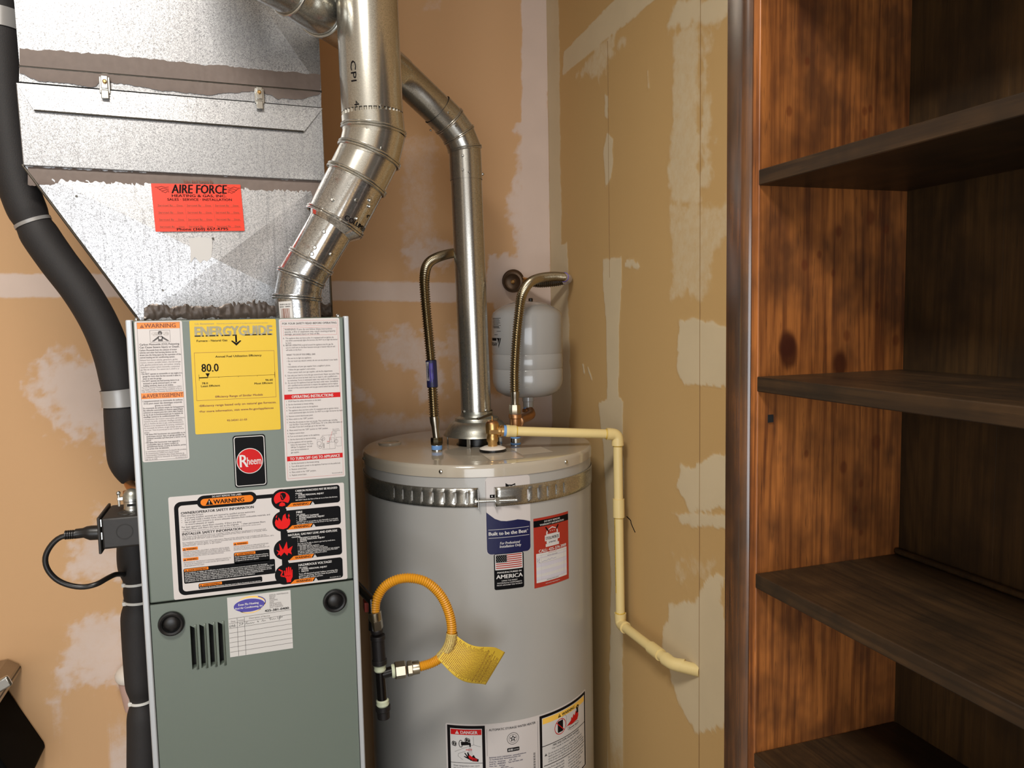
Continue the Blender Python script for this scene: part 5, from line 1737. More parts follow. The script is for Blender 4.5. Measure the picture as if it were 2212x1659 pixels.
# left-hand water connector, up and back behind the flue to the wall
NL = sz(944, 974, ZT)
hoseL = thing('water_connector', 'corrugated steel water connector with a blue and white band, left of the flue', 'hose', (NL.x, NL.y, ZT), 'flexible water connectors')
up_ = Vector((0, 0, 1))
MB().lathe([(.0125, 0), (.0125, .016)], NL, up_, 24).build('nipple', 'zinc_bright', hoseL)
MB().lathe([(.0127, .004), (.0131, .008), (.0127, .014)], NL, up_, 24).build('thread_tape', 'tape_blue', hoseL)
MB().lathe([(.0138, .015), (.0145, .017), (.0145, .030), (.0135, .0325)], NL, up_, 8).build('union_nut', 'nut_dark', hoseL, smooth=25)
q0 = NL + up_ * .030
q1 = sy(938, 900, NL.y + .004)
MB().tube([q0, q0.lerp(q1, .55), q0.lerp(q1, .75), q1], [.0088, .0092, .0112, .0112], 24).build('sleeve', 'stainless_plain', hoseL)
pathL = [q1, sy(935, 850, NL.y + .006), sy(931, 780, NL.y + .01), sy(925, 715, NL.y + .02), sy(919, 650, NL.y + .03), sy(917, 600, NL.y + .045), sy(924, 571, NL.y + .07), sy(945, 556, NL.y + .11), sy(978, 547, NL.y + .19), sy(1004, 545, 2.06), sy(1012, 545, 2.165)]
mb = MB()
ptsL = corrugated(mb, pathL, .0106, .0018, .0058, 20)
mb.build('corrugated_hose', 'stainless_flex', hoseL)
MB().lathe([(.014, 0), (.014, .03)], sy(1012, 545, 2.16), (0, 1, 0), 8).build('wall_nut', 'nut_dark', hoseL, smooth=25)
MB().lathe([(.024, 0), (.024, .006)], (sy(1012, 545, 2.16).x, YB - .0065, sy(1012, 545, 2.16).z), (0, 1, 0), 32).build('wall_flange', 'bronze_old', hoseL)


def near_px(pts, py):
    return min(range(len(pts)), key=lambda i: abs((lambda q: 829.5 - FPX * q.dot(Vector(_u)) / q.dot(Vector(_f)))(pts[i] - Vector(CAM)) - py))


i0, i1 = near_px(ptsL[:len(ptsL) // 2], 836), near_px(ptsL[:len(ptsL) // 2], 778)
band = MB().tube(ptsL[i0:i1 + 1:4], .0130, 28, False, False).build('printed_band', 'ink_navy', hoseL)
bs = PipeSurf(ptsL[i0], ptsL[i1], .0130, 925, 830)
L = Label('band_patch', bs, -.006, .052, 11, 44, 'label_white', band, 0, .0003)
for k in range(9):
    L.rect('ink_grey', 2 + (k % 3) * .6, 5 + k * 4, 6.5 - (k % 2) * 2, .7)
L.done()
L = Label('band_print', bs, .006, .052, 11, 50, 'label_white', band, base=False, thick=.0003)
for k in range(8):
    L.rect('ink_purple', k * 1.1, 2 + (k % 3), .5, 46 - (k % 4) * 3)
L.done()

# right-hand water connector, hooking over to the right and back to the stop valve
NR = sz(1114, 962, ZT)
NR = Vector((NR.x, NR.y, ZT))
riser = thing('tee_fitting', 'brass tee with blue thread tape joining heater, hose and expansion tank', 'fitting', NR)
MB().lathe([(.0115, 0), (.0115, .024)], NR, up_, 24).build('nipple', 'zinc_bright', riser)
for z0 in (.002, .018, .076):
    MB().lathe([(.0118, z0), (.0128, z0 + .002), (.0122, z0 + .005)], NR, up_, 24).build('thread_tape', 'tape_blue', riser)
MB().lathe([(.0125, .022), (.0145, .024), (.0145, .032), (.0138, .034), (.0138, .066), (.0160, .068), (.0160, .076), (.0140, .0775)], NR, up_, 28).build('tee_body', 'bronze', riser)
TY = 1.93
TX = sy(1139, 770, TY)
tb = Vector((TX.x - .004, TY - .06, 0))
z_t = NR.z + .052
stub = [NR + up_ * .052, Vector((tb.x - .03, tb.y - .045, z_t + .002)), Vector((tb.x - .004, tb.y - .006, z_t + .004)), Vector((tb.x, tb.y, z_t + .014)), Vector((tb.x, tb.y, z_t + .040))]
zb_tank = sy(1139, 858, TY).z
stub = [NR + up_ * .054, (NR + up_ * .055).lerp(Vector((TX.x, TY, z_t + .005)), .35), Vector((TX.x - .004, TY - .03, z_t + .006)), Vector((TX.x, TY, z_t + .02)), Vector((TX.x, TY, zb_tank - .012))]
MB().tube(spline(stub, .006)[0], .0118, 20).build('elbow_pipe', 'bronze', riser)
dd = (stub[1] - stub[0]).normalized()
MB().lathe([(.0145, 0), (.0168, .001), (.0168, .007), (.0150, .008)], stub[0] + dd * .016, dd, 28).build('tee_branch', 'bronze', riser)
MB().lathe([(.0160, 0), (.0160, .003)], stub[0] + dd * .0242, dd, 28).build('thread_tape', 'tape_blue', riser)
MB().lathe([(.0118, 0), (.0160, .001), (.0160, .008), (.0125, .010)], Vector((TX.x, TY, zb_tank - .040)), up_, 28).build('elbow_rim', 'bronze', riser)
MB().lathe([(.0120, 0), (.0128, .002), (.0122, .006)], Vector((TX.x, TY, zb_tank - .030)), up_, 24).build('thread_tape', 'tape_blue', riser)

hoseR = thing('water_connector', 'corrugated steel water connector hooking over the expansion tank to the wall valve', 'hose', NR + up_ * .076, 'flexible water connectors')
MB().lathe([(.0142, .078), (.0150, .080), (.0150, .094), (.0140, .100), (.0140, .1005)], NR, up_, 8).build('union_nut', 'nut_nickel', hoseR, smooth=25)
hr0 = NR + up_ * .098
hr1 = sy(1112, 846, NR.y)
MB().tube([hr0, hr0.lerp(hr1, .6), hr0.lerp(hr1, .8), hr1], [.0092, .0096, .0112, .0112], 24).build('sleeve', 'stainless_plain', hoseR)
pathR = [hr1, sy(1112, 800, NR.y), sy(1116, 730, NR.y + .004), sy(1122, 672, NR.y + .012), sy(1128, 636, NR.y + .03), sy(1143, 612, NR.y + .07), sy(1165, 601, NR.y + .125), sy(1195, 597, NR.y + .175), sy(1216, 598, NR.y + .205)]
mb = MB()
corrugated(mb, pathR, .0108, .0018, .0058, 20)
mb.build('corrugated_hose', 'stainless_flex', hoseR)
e0, e1 = pathR[-1], sy(1224, 600, NR.y + .225)
e2 = sy(1221, 606, NR.y + .265)
MB().tube(spline([e0, e1, sy(1227, 603, NR.y + .245), e2], .004)[0], .0119, 24).build('end_sleeve', 'label_white', hoseR)
MB().torus(e0.lerp(e1, .35), e1 - e0, .0122, .0012, 28, 8).build('blue_ring', 'ink_purple', hoseR)
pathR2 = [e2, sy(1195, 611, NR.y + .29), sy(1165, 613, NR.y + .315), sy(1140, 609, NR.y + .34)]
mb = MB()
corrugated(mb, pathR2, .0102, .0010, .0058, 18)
mb.build('return_hose', 'steel_dark', hoseR)  # same steel hose running on; its shade is put into the darker metal

# stop valve on the back wall
SV = sy(1115, 606, YB - .03)
valve = thing('stop_valve', 'dark bronze stop valve with round flange on the back wall', 'valve', SV)
MB().lathe([(.034, -.03 + .0006), (.034, -.024), (.030, -.020), (.022, -.018)], SV, (0, -1, 0), 36).build('wall_flange', 'bronze_old', valve)
MB().lathe([(.014, -.02), (.016, .0), (.016, .02), (.011, .03)], SV, (0, -1, 0), 20).build('valve_body', 'bronze_old', valve)
vh = SV + Vector((-.016, -.024, -.004))
MB().lathe([(.004, -.004), (.0285, -.003), (.031, .003), (.0285, .008), (.023, .009), (.018, .005), (.004, .004)], vh, (-.55, -.8, -.12), 26).build('hand_wheel', 'bronze_old', valve)
MB().lathe([(.0055, -.01), (.0055, .012), (.003, .014)], vh, (-.55, -.8, -.12), 12).build('stem', 'brass', valve)
MB().tube([SV + Vector((.004, -.016, 0)), pathR2[-1]], .0115, 18).build('outlet', 'brass', valve)

# ------------------------------------------------------------------ expansion tank
exp_c = Vector((TX.x, TY, 0))
RT = 0.0925


def zt_(py):
    return sy(1139, py, TY).z


prof = [(.002, zt_(858) + .002), (.035, zt_(858) + .002), (.062, zt_(853)), (.082, zt_(843)), (RT - .003, zt_(832)), (RT, zt_(822)),
        (RT, zt_(797)), (RT - .0016, zt_(794.5)), (RT, zt_(792)), (RT, zt_(766)), (RT - .0016, zt_(763)), (RT, zt_(760)),
        (RT, zt_(684)), (RT - .004, zt_(675)), (RT - .013, zt_(668)), (.060, zt_(659)), (.035, zt_(653)), (.012, zt_(650.5)), (.002, zt_(650))]
tank_t = thing('expansion_tank', 'small light grey expansion tank hanging beside the flue', 'tank', (TX.x, TY, zb_tank))
MB().lathe(prof, exp_c, n=72).build('shell', 'tank_grey', tank_t)
MB().lathe([(.0135, zb_tank - .026), (.0135, zb_tank - .012), (.0155, zb_tank - .010), (.0155, zb_tank + .002)], exp_c, n=28).build('threaded_neck', 'tank_grey', tank_t)
MB().lathe([(.006, 0), (.006, .006), (.0045, .008)], (TX.x + .012, TY, zt_(650) - .001), up_, 16).build('air_valve_cap', 'plastic_black', tank_t)
ts = Drum(exp_c, RT)
v_ = Vector(CAM) - exp_c
th0 = math.atan2(v_.x, -(-v_.y)) if False else math.atan2(-exp_c.x, exp_c.y)
tl = rad(0) + math.atan2(-(exp_c.x), (exp_c.y))           # angle of the side that faces the photographer
off_ = tl - math.asin(.84)
L = Label('tank_print', ts, (off_) * RT, zt_(683), 34, 75, 'label_white', tank_t, base=False, thick=.0003)
for k in range(9):
    L.rect('ink_black', -20 + (k % 3) * 2, 3 + k * 3.1, 40 - (k % 3) * 4 - (k % 2) * 5, .9 if k != 7 else 1.9)
L.rect('ink_black', 2, 36, 17, .8)
L.rect('ink_black', -10, 45, 16, 1.0)
L.poly('ink_black', [(20, 54), (16.6, 54), (9, 72), (9, 80)], 1)
L.poly('ink_black', [(15, 54), (2, 54), (2, 57), (6, 57), (8.4, 68)], 1)
L.poly('ink_black', [(0, 54), (-30, 54), (-30, 61), (-1, 61)], 1)
L.text('ink_black', 3, 65, 'AMTROL', 13, 44, 1, turn=180)
L.done()

# ------------------------------------------------------------------ relief valve on the lid and its drain pipe
RV = Vector((0.5255, 1.735, ZT))
rv = thing('relief_valve', 'brass relief valve with a test lever on top of the water heater', 'valve', RV)
MB().lathe([(.031, 0), (.0315, .003), (.031, .007)], RV, up_, 48).build('gasket', 'plastic_black', rv)
MB().lathe([(.031, .007), (.030, .0085), (.020, .0125), (.013, .0130)], RV, up_, 48).build('seal_ring', 'cup_white', rv)
MB().lathe([(.0112, .011), (.0112, .021), (.0140, .025), (.0140, .034), (.0128, .037), (.0128, .042), (.0158, .0435), (.0158, .064), (.0150, .067)], RV, up_, 36).build('valve_body', 'brass', rv)
MB().lathe([(.0148, .067), (.0130, .0705), (.0090, .073), (.003, .0745)], RV, up_, 32).build('cap', 'bronze', rv)
MB().lathe([(.0018, .073), (.0018, .083)], RV, up_, 10).build('pin', 'brass', rv)
lv0, lv1 = sy(1031, 905, 1.728), sy(1062, 894, 1.735)
ld = (lv1 - lv0).normalized()
MB().obox((lv0 + lv1) / 2, ld * ((lv1 - lv0).length / 2), Vector((0, .0045, 0)), ld.cross(Vector((0, 1, 0))).normalized() * .0026).build('test_lever', 'steel_dark', rv, bevel=.001)
zc = sy(1075, 929, 1.735).z
cp0 = Vector((RV.x, RV.y, zc))
E1 = sx(1334, 938, .825)
dr = (E1 - cp0).normalized()
MB().lathe([(.0118, .006), (.0118, .018), (.0138, .020), (.0138, .026)], cp0, dr, 28).build('outlet', 'brass', rv)
MB().obox(cp0 + Vector((-.001, -.0155, -.0015)), (.011, 0, 0), (0, .0009, 0), (0, 0, .0048)).build('flow_plate', 'brass', rv, bevel=.0006)
MB().obox(cp0 + Vector((-.001, -.0165, -.0015)), (.006, 0, 0), (0, .0005, 0), (0, 0, .0007)).build('flow_arrow', 'bronze', rv)

drain = thing('drain_pipe', 'cream plastic drain pipe running from relief valve down into the right wall', 'pipe', (0.825, E1.y, 0.98))
RP, RF_ = .0111, .0140
MB().lathe([(.0128, .026), (.0132, .030), (.0128, .033)], cp0, dr, 28).build('thread_tape', 'tape_blue', drain)
MB().lathe([(.0142, .0325), (.0142, .040), (.0136, .041), (.0136, .056), (.0125, .057)], cp0, dr, 28).build('adapter', 'cpvc', drain)
E2 = sx(1341, 1348, .827)
E2 = Vector((E1.x + .002, E1.y - .004, E2.z))
hole = sx(1503, 1447, XR)
E3 = Vector((XR - .030, hole.y - .004 + .012, hole.z + .012))
E3 = sx(1452, 1434, XR - .032)


def cut(a, b, s, e):
    d = (b - a).normalized()
    return a + d * s, b - d * e


MB().tube(cut(cp0, E1, .05, .020), RP, 28).build('pipe', 'cpvc', drain)
MB().tube(cut(E1, E2, .018, .018), RP, 28).build('pipe', 'cpvc', drain)
MB().tube(cut(E2, E3, .016, .018), RP, 28).build('pipe', 'cpvc', drain)


def elbow(a, c, b, name='elbow'):
    d0, d1 = (a - c).normalized(), (b - c).normalized()
    pts = [c + d0 * .027, c + d0 * .0125]
    for k in range(1, 8):
        t = k / 8
        pts.append((c + d0 * .0125) * (1 - t) ** 2 + c * (2 * t * (1 - t)) + (c + d1 * .0125) * t * t)
    pts += [c + d1 * .0125, c + d1 * .027]
    o = MB().tube(pts, [RF_ + .0006, RF_] + [RF_ - .0004] * 7 + [RF_, RF_ + .0006], 30).build(name, 'cpvc', drain)
    return o


elbow(cp0, E1, E2)
elbow(E1, E2, E3)
elbow(E2, E3, hole + Vector((.01, 0, 0)))
MB().tube([E3 + (hole - E3).normalized() * .024, hole + (hole - E3).normalized() * .01], RF_ - .001, 28).build('wall_stub', 'cpvc', drain)
cz0, cz1 = sx(1336, 1078, E1.x).z, sx(1336, 1117, E1.x).z
ax = (E2 - E1).normalized()
t0 = (E1.z - cz0)
MB().tube([E1 + ax * (E1.z - cz0), E1 + ax * (E1.z - cz1)], RF_, 30).build('coupling', 'cpvc', drain)
m0 = E2.lerp(E3, .62)
MB().tube([m0, E2.lerp(E3, .80)], RF_, 30).build('coupling', 'cpvc', drain)
for p, d in ((cut(cp0, E1, 0, .029)[1], dr), (cp0 + dr * .058, dr), (E1 + ax * .0285, ax), (E1 + ax * (E1.z - cz1 + .001), ax), (E2 - ax * .0285, ax)):
    MB().torus(p, d, RP + .0002, .0009, 28, 6).build('glue_ring', 'cpvc_glue', drain)
dsf = PipeSurf(E2, E1, RP + .0001, 1330, 1118)
L = Label('print_line', dsf, 0, 0, 1, 1, 'cpvc', drain, base=False, thick=.0001)
st0 = [(-2.5, 2), (-.6, 2)]
for k in range(46):
    L.rect('cpvc_glue', -4.4, 4 + k * 4.0, 2.6, 4.05, 1)
L.text('ink_grey', -5.4, 20, 'CPVC 4120 3/4 IN SDR 11 100 PSI @ 180F ASTM D2846', 3.0, 150, 0, turn=-90)
L.done()


# ------------------------------------------------------------------ gas: black iron drip leg and yellow connector
GY = 1.50
gas = thing('gas_drip_leg', 'black iron gas pipe with capped drip leg between furnace and heater', 'pipe', sy(829, 1553, GY))


def gp(px, py):
    return sy(px, py, GY)


gtop, gbot = gp(817, 1372), gp(829, 1553)
gd = (gp(826, 1520) - gp(816, 1372)).normalized()
MB().tube([gp(816, 1375), gp(820, 1433)], .0128, 28).build('coupling', 'iron_black', gas)
for a, b in ((1372, 1381), (1424, 1434)):
    MB().tube([gp(816 + (a - 1372) * .07, a), gp(816 + (b - 1372) * .07, b)], .0145, 28).build('coupling_rim', 'iron_black', gas, bevel=.001)
MB().obox(gp(818, 1403) + Vector((0, -.0125, 0)), (.0012, 0, 0), (0, .0012, 0), gd * .023).build('casting_seam', 'iron_black', gas)
MB().tube([gp(820, 1432), gp(826, 1516)], .0098, 26).build('nipple', 'iron_gloss', gas)
MB().lathe([(.0105, 0), (.0120, .003), (.0112, .008), (.0124, .011), (.0104, .0125)], gp(821, 1449), -gd, 20).build('pipe_dope', 'dope_white', gas)
MB().lathe([(.0110, 0), (.0128, .003), (.0122, .008), (.0126, .011), (.0104, .0135)], gp(827, 1524), -gd, 20).build('pipe_dope', 'dope_white', gas)
MB().tube([gp(827, 1524), gp(827.6, 1533), gp(828, 1535), gp(829, 1550), gp(829, 1552)], [.0148, .0148, .0128, .0124, .010], 28).build('end_cap', 'iron_black', gas)
MB().tube([gp(826, 1456), gp(846, 1450)], .0098, 22).build('branch_nipple', 'iron_gloss', gas)
MB().tube([gp(806, 1360), gp(806, 1300), Vector((gp(806, 1300).x - .02, 1.62, gp(806, 1300).z))], .009, 16).build('supply_pipe', 'iron_gloss', gas)
MB().obox(sy(790, 1308, 1.545), (.004, 0, 0), (0, .012, 0), (0, 0, .010)).build('shutoff_handle', 'valve_red', gas, bevel=.001)

ghose = thing('gas_connector', 'yellow corrugated gas hose looping in front of the water heater', 'hose', gp(815, 1365))
fit0, fit1 = gp(815, 1368), gp(809, 1322)
fd = (fit1 - fit0).normalized()
FL_ = (fit1 - fit0).length
MB().lathe([(.0105, 0), (.0125, .004), (.0125, .008), (.0108, .010)], fit0, fd, 20).build('flare_seat', 'iron_black', ghose)
MB().lathe([(.0128, .009), (.0135, .011), (.0135, FL_ * .62), (.0120, FL_ * .66)], fit0, fd, 6, phase=.4).build('flare_nut', 'nut_nickel', ghose, smooth=20)
MB().lathe([(.0122, FL_ * .62), (.0130, FL_ * .68), (.0130, FL_), (.0118, FL_ + .001)], fit0, fd, 26).build('ferrule', 'nut_nickel', ghose)
n0, n1 = gp(846, 1450), sy(905, 1441, GY - .004)
nd = (n1 - n0).normalized()
NL_ = (n1 - n0).length
MB().lathe([(.0125, .000), (.0135, .002), (.0130, .005), (.0125, .006)], n0, nd, 22).build('pipe_dope', 'dope_white', ghose)
MB().lathe([(.0155, .006), (.0168, .008), (.0168, .026), (.0155, .028), (.010, .029)], n0, nd, 6, phase=.52).build('adapter_nut', 'nut_nickel', ghose, smooth=20)
MB().lathe([(.0135, .031), (.0150, .032), (.0150, .040), (.0138, .042)], n0, nd, 6, phase=.52).build('flare_nut', 'nut_nickel', ghose, smooth=20)
MB().lathe([(.0125, .040), (.0132, .042), (.0132, NL_), (.012, NL_ + .001)], n0, nd, 26).build('ferrule', 'nut_nickel', ghose)
gpath = [fit1 - fd * .002, gp(813, 1296), gp(830, 1268), sy(858, 1252, GY - .008), sy(890, 1249, GY - .014), sy(922, 1258, GY - .02), sy(950, 1283, GY - .024), sy(968, 1318, GY - .026), sy(976, 1356, GY - .026), sy(972, 1390, GY - .024), sy(957, 1415, GY - .018), sy(935, 1431, GY - .01), n1 - nd * .002]
mb = MB()
gpts = corrugated(mb, gpath, .0091, .00085, .0044, 20)
mb.build('corrugated_hose', 'yellow_coat', ghose)


def near_both(pts, px, py):
    return min(range(len(pts)), key=lambda i: (lambda q: math.hypot(1106 + FPX * q.dot(Vector(_r)) / q.dot(Vector(_f)) - px, 829.5 - FPX * q.dot(Vector(_u)) / q.dot(Vector(_f)) - py))(pts[i] - Vector(CAM)))


i0, i1 = near_both(gpts, 977, 1366), near_both(gpts, 950, 1421)
MB().tube(gpts[i0:i1 + 1:3], .0111, 26, False, False).build('tag_sleeve', 'tag_sleeve', ghose)
slv = MB()
fr_ = frames_of(gpts[i0:i1 + 1:3])
for j in range(9):
    rr = random.Random(j)
    ph = -2.6 + j * .36
    seq = [p + (a * math.cos(ph) + b * math.sin(ph)) * .0114 for p, (a, b) in zip(gpts[i0:i1 + 1:3], fr_)]
    k0 = 1
    while k0 < len(seq) - 2:
        k1_ = min(len(seq) - 1, k0 + rr.randint(2, 7))
        slv.tube(seq[k0:k1_ + 1], .00035, 4)
        k0 = k1_ + 1
slv.build('sleeve_print', 'ink_brown', ghose)
# the flag of the tag: a curled sheet hanging off the sleeve
cTL, cTR, cBR, cBL = (985, 1372), (1091, 1409), (1049, 1479), (946, 1424)


def tagpt(a, b, h):
    """a runs up the sheet (0..1), b across it from the sleeve (0..1)"""
    u, w = b, 1 - a
    x = (cTL[0] * (1 - u) + cTR[0] * u) * (1 - w) + (cBL[0] * (1 - u) + cBR[0] * u) * w
    y = (cTL[1] * (1 - u) + cTR[1] * u) * (1 - w) + (cBL[1] * (1 - u) + cBR[1] * u) * w
    y += (1 - w) * (9 * math.sin(math.pi * min(1, u * 1.25)) * (1 if u < .8 else 0) + 4 * math.sin(2 * math.pi * u)) * .8
    y += w * 22 * math.sin(math.pi * u) ** 1.2 * (1 - .35 * u)
    x += 3 * math.sin(math.pi * u) * math.sin(math.pi * w)
    d = GY - .030 + .016 * math.sin(math.pi * u * 1.15) * (-1) + .012 * u + .004 * math.sin(3 * u + 4 * w)
    return sy(x, y, d - h)


class TagSurf:
    step = 0.0

    def pt(self, a, b, h):
        return tagpt(a, b, h)


tg = MB().grid([[tagpt(i / 24, j / 36, 0) for j in range(37)] for i in range(25)]).build('paper_tag', 'tag_yellow', ghose, smooth=60, solid=.0005)
tp = MB()
rr = random.Random(11)
for j in range(38):
    b = .03 + j * .0255
    big_ = j in (26, 29, 32)
    a = rr.uniform(.02, .10)
    end = .93 - rr.uniform(0, .08) - (.25 if 27 < j else 0) * rr.random()
    while a < end:
        da = rr.uniform(.02, .09)
        hw = .0040 if not big_ else .0066
        n_ = 4
        top_ = [tagpt(a + da * k / n_, b - hw, .0005) for k in range(n_ + 1)]
        bot_ = [tagpt(a + da * k / n_, b + hw, .0005) for k in range(n_ + 1)]
        tp.grid([top_, bot_])
        a += da + rr.uniform(.006, .016)
tp.build('tag_print', 'ink_brown', tg, smooth=0)

# ------------------------------------------------------------------ insulated refrigerant line down the left side
IY = 1.60
ins = thing('insulated_line', 'thick black foam-insulated line snaking down the left of the furnace', 'pipe', sy(298, 1659, IY))


def ip(px, py, y=IY):
    return sy(px, py, y)


upper = [Vector((ip(-4, -120).x, IY, CEIL_Z - .004)), ip(-4, -120), ip(-2, 0), ip(2, 120), ip(10, 230), ip(24, 330), ip(42, 410), ip(76, 490), ip(122, 560), ip(175, 630), ip(216, 700), ip(243, 770), ip(258, 840), ip(264, 900), ip(268, 960), ip(274, 1015), ip(277, 1042)]
up_pts, ul = spline(upper, .008)
ur = []
Ltot = ul[-1]
iT1 = near_both(up_pts, 76, 474)
iT2 = near_both(up_pts, 260, 858)
for i, s in enumerate(ul):
    r_ = .0345 - .0035 * min(1, s / Ltot)
    e = Ltot - s
    if e < .05:
        r_ *= max(.35, 1 - ((.05 - e) / .05) ** 2 * .62)
    r_ -= .0035 * math.exp(-((i - iT1) / 1.6) ** 2) + .002 * math.exp(-((i - iT2) / 3.0) ** 2)
    ur.append(r_)
MB().tube(up_pts, ur, 32).build('foam_sleeve', 'foam_black', ins)
lower_c = [ip(290, 1150), ip(290, 1200), ip(296, 1262), ip(297, 1330), ip(299, 1420), ip(304, 1500), ip(309, 1580), ip(312, 1690), ip(314, 1800)]
lo_pts, ll = spline(lower_c, .006)
ties = [(296, 1258), (297, 1297), (304, 1510)]
it = [near_both(lo_pts, *t) for t in ties]
lr = [.0288 + .0022 * math.sin(s * 16) - sum(.0075 * math.exp(-((i - k) / 3.2) ** 2) for k in it) for i, s in enumerate(ll)]
MB().tube(lo_pts, lr, 32).build('foam_sleeve', 'foam_black', ins)
for k in it:
    d = (lo_pts[k + 1] - lo_pts[k - 1]).normalized()
    r_ = lr[k] + .0006
    z_ = MB().lathe([(r_, -.0024), (r_ + .0016, -.0024), (r_ + .0016, .0024), (r_, .0024)], lo_pts[k], d, 36, False, False).build('cable_tie', 'tie_white', ins)
    MB().obox(lo_pts[k] + Vector((-r_ * .86, -r_ * .55, 0)), (.004, 0, 0), (0, .003, 0), (0, 0, .0036)).build('tie_head', 'tie_white', z_, bevel=.001)
d = (up_pts[iT1 + 1] - up_pts[iT1 - 1]).normalized()
MB().lathe([(ur[iT1] + .0004, -.003), (ur[iT1] + .002, -.003), (ur[iT1] + .002, .003), (ur[iT1] + .0004, .003)], up_pts[iT1], d, 36, False, False).build('cable_tie', 'tape_grey', ins)
kt = near_both(up_pts, 2, 48)
MB().tube(up_pts[kt - 2:kt + 3], .0356, 32, False, False).build('duct_tape', 'tape_grey', ins)
MB().tube(up_pts[iT2 - 2:iT2 + 3], [.0335, .0325, .0330, .0322, .0332], 32, False, False).build('duct_tape', 'tape_grey', ins, smooth=15)
MB().tube(spline([ip(277, 1038), ip(283, 1050, 1.585), ip(294, 1058, 1.57), ip(310, 1062, 1.56)], .004)[0], .0095, 14).build('copper_pipe', 'bronze', ins)
MB().tube([ip(279, 1060), ip(285, 1160)], .011, 14).build('bare_pipe', 'bronze', ins)

# ------------------------------------------------------------------ junction box with plug-in cord on the furnace's side
JY0, JY1 = 1.432, 1.536
ja, jb = sy(217, 1121, JY0), sy(222, 1188, JY0)
jbox = thing('junction_box', 'black electrical junction box on the left side of the furnace', 'electrical box', (FX0, (JY0 + JY1) / 2, jb.z))
bxm = MB().box((ja.x, JY0, jb.z), (FX0, JY1, ja.z)).build('box', 'box_black', jbox, bevel=.004, seg=3)
MB().box((ja.x - .0052, JY0 - .004, jb.z - .006), (ja.x - .0005, JY1 + .004, ja.z + .003)).build('cover_plate', 'box_black', jbox, bevel=.0015)
MB().torus(Vector((ja.x + .035, JY0 + .0001, (ja.z + jb.z) / 2 + .001)), (0, 1, 0), .0125, .0008, 36, 6).build('knockout', 'box_black', bxm)
MB().torus(Vector((ja.x + .034, JY0 + .028, ja.z + .0001)), (0, 0, 1), .0125, .0008, 36, 6).build('knockout', 'box_black', bxm)
for z_ in (.018, .040):
    MB().box((ja.x - .0004, JY0 - .0012, jb.z + z_), (ja.x + .0012, JY0 + .001, jb.z + z_ + .012)).build('screw_tab', 'zinc_bright', jbox)
cc = Vector((ja.x + .042, JY0 + .050, ja.z))
con = MB().lathe([(.0145, -.001), (.0145, .004), (.0135, .006), (.0135, .016), (.0145, .017), (.0145, .021)], cc, up_, 30).build('cable_clamp', 'zinc_bright', jbox)
MB().lathe([(.0145, .019), (.0140, .026), (.0115, .032), (.0075, .036), (.002, .0375)], cc, up_, 30).build('dome_cap', 'hood_metal', con)
MB().tube([cc + Vector((-.0205, 0, .008)), cc + Vector((-.0205, 0, .030))], .0022, 10).build('clamp_screw', 'zinc_bright', con)
MB().ball(cc + Vector((-.0205, 0, .031)), .0038, 12, 8).build('screw_head', 'zinc_bright', con)
MB().box((cc.x - .0225, cc.y - .003, cc.z + .018), (cc.x - .012, cc.y + .003, cc.z + .024)).build('clamp_ear', 'zinc_bright', con, bevel=.001)
MB().box((cc.x - .006, cc.y - .0142, cc.z + .009), (cc.x + .007, cc.y - .0125, cc.z + .013)).build('clamp_slot', 'void_black', con)

cord = thing('power_cord', 'black power cord plugged into the junction box and looping to the foam line', 'cord', sy(210, 1152, 1.47))
CY = 1.47
w0 = Vector((ja.x - .0054, CY, sy(210, 1151, CY).z))


def cp(px, py, y=CY):
    return sy(px, py, y)


plug = MB().tube([w0, cp(196, 1151), cp(186, 1150), cp(180, 1151), cp(164, 1153)], [.0125, .0125, .0105, .0085, .0085], 16).build('plug', 'plastic_black', cord)
for k in range(5):
    p = cp(162 - k * 5, 1154 + k * .4)
    MB().lathe([(.0072, -.0014), (.0078, -.001), (.0078, .001), (.0072, .0014)], p, (1, 0, -.04), 16).build('strain_relief_rib', 'plastic_black', plug)
cpts, _ = spline([cp(166, 1153), cp(150, 1156), cp(128, 1162), cp(109, 1180), cp(98, 1204), cp(102, 1228), cp(120, 1250), cp(146, 1263), cp(178, 1268), cp(208, 1262), cp(232, 1249, 1.49), cp(250, 1241, 1.52), cp(268, 1241, 1.58)], .006)
MB().tube(cpts, .0046, 14).build('cable', 'plastic_black', cord)

# ------------------------------------------------------------------ black canister with a steel lid, leaning at the lower left against the wall
KY = 2.19
can = thing('leaning_bin', 'black bin with a rounded steel lid, tilted at the lower left', 'bin', sy(40, 1659, KY))


def kp(px, py, y):
    return sy(px, py, y)


ka, kb = kp(8, 1488, KY), kp(101, 1622, KY)
side = (kb - ka).normalized()
acr = Vector((side.z, 0, -side.x))
if acr.x > 0:
    acr = -acr
body = []
for (dep, y_) in ((0, 1.985), (0, YB - .002)):
    pass
Wd, Ln = .26, (kb - ka).length
outline = [ka, ka + side * (Ln - .02), ka + side * (Ln - .005) + acr * .004, ka + side * Ln + acr * .02, ka + side * Ln + acr * (Wd - .02), ka + side * (Ln - .02) + acr * Wd, ka + acr * Wd]
MB().prism([Vector((p.x, YB - .22, p.z)) for p in outline], (0, .219, 0)).build('body', 'can_black', can, bevel=.006)
lid = []
la = ka - side * .014 - acr * .050
lt = [la, la - side * .020 - acr * .003, la - side * .045 + acr * .012, la - side * .062 + acr * .06, la - side * .066 + acr * .16, la - side * .05 + acr * .29, la + acr * .30]
MB().prism([Vector((p.x, YB - .235, p.z)) for p in lt], (0, .234, 0)).build('lid', 'lid_steel', can, bevel=.008, seg=4)
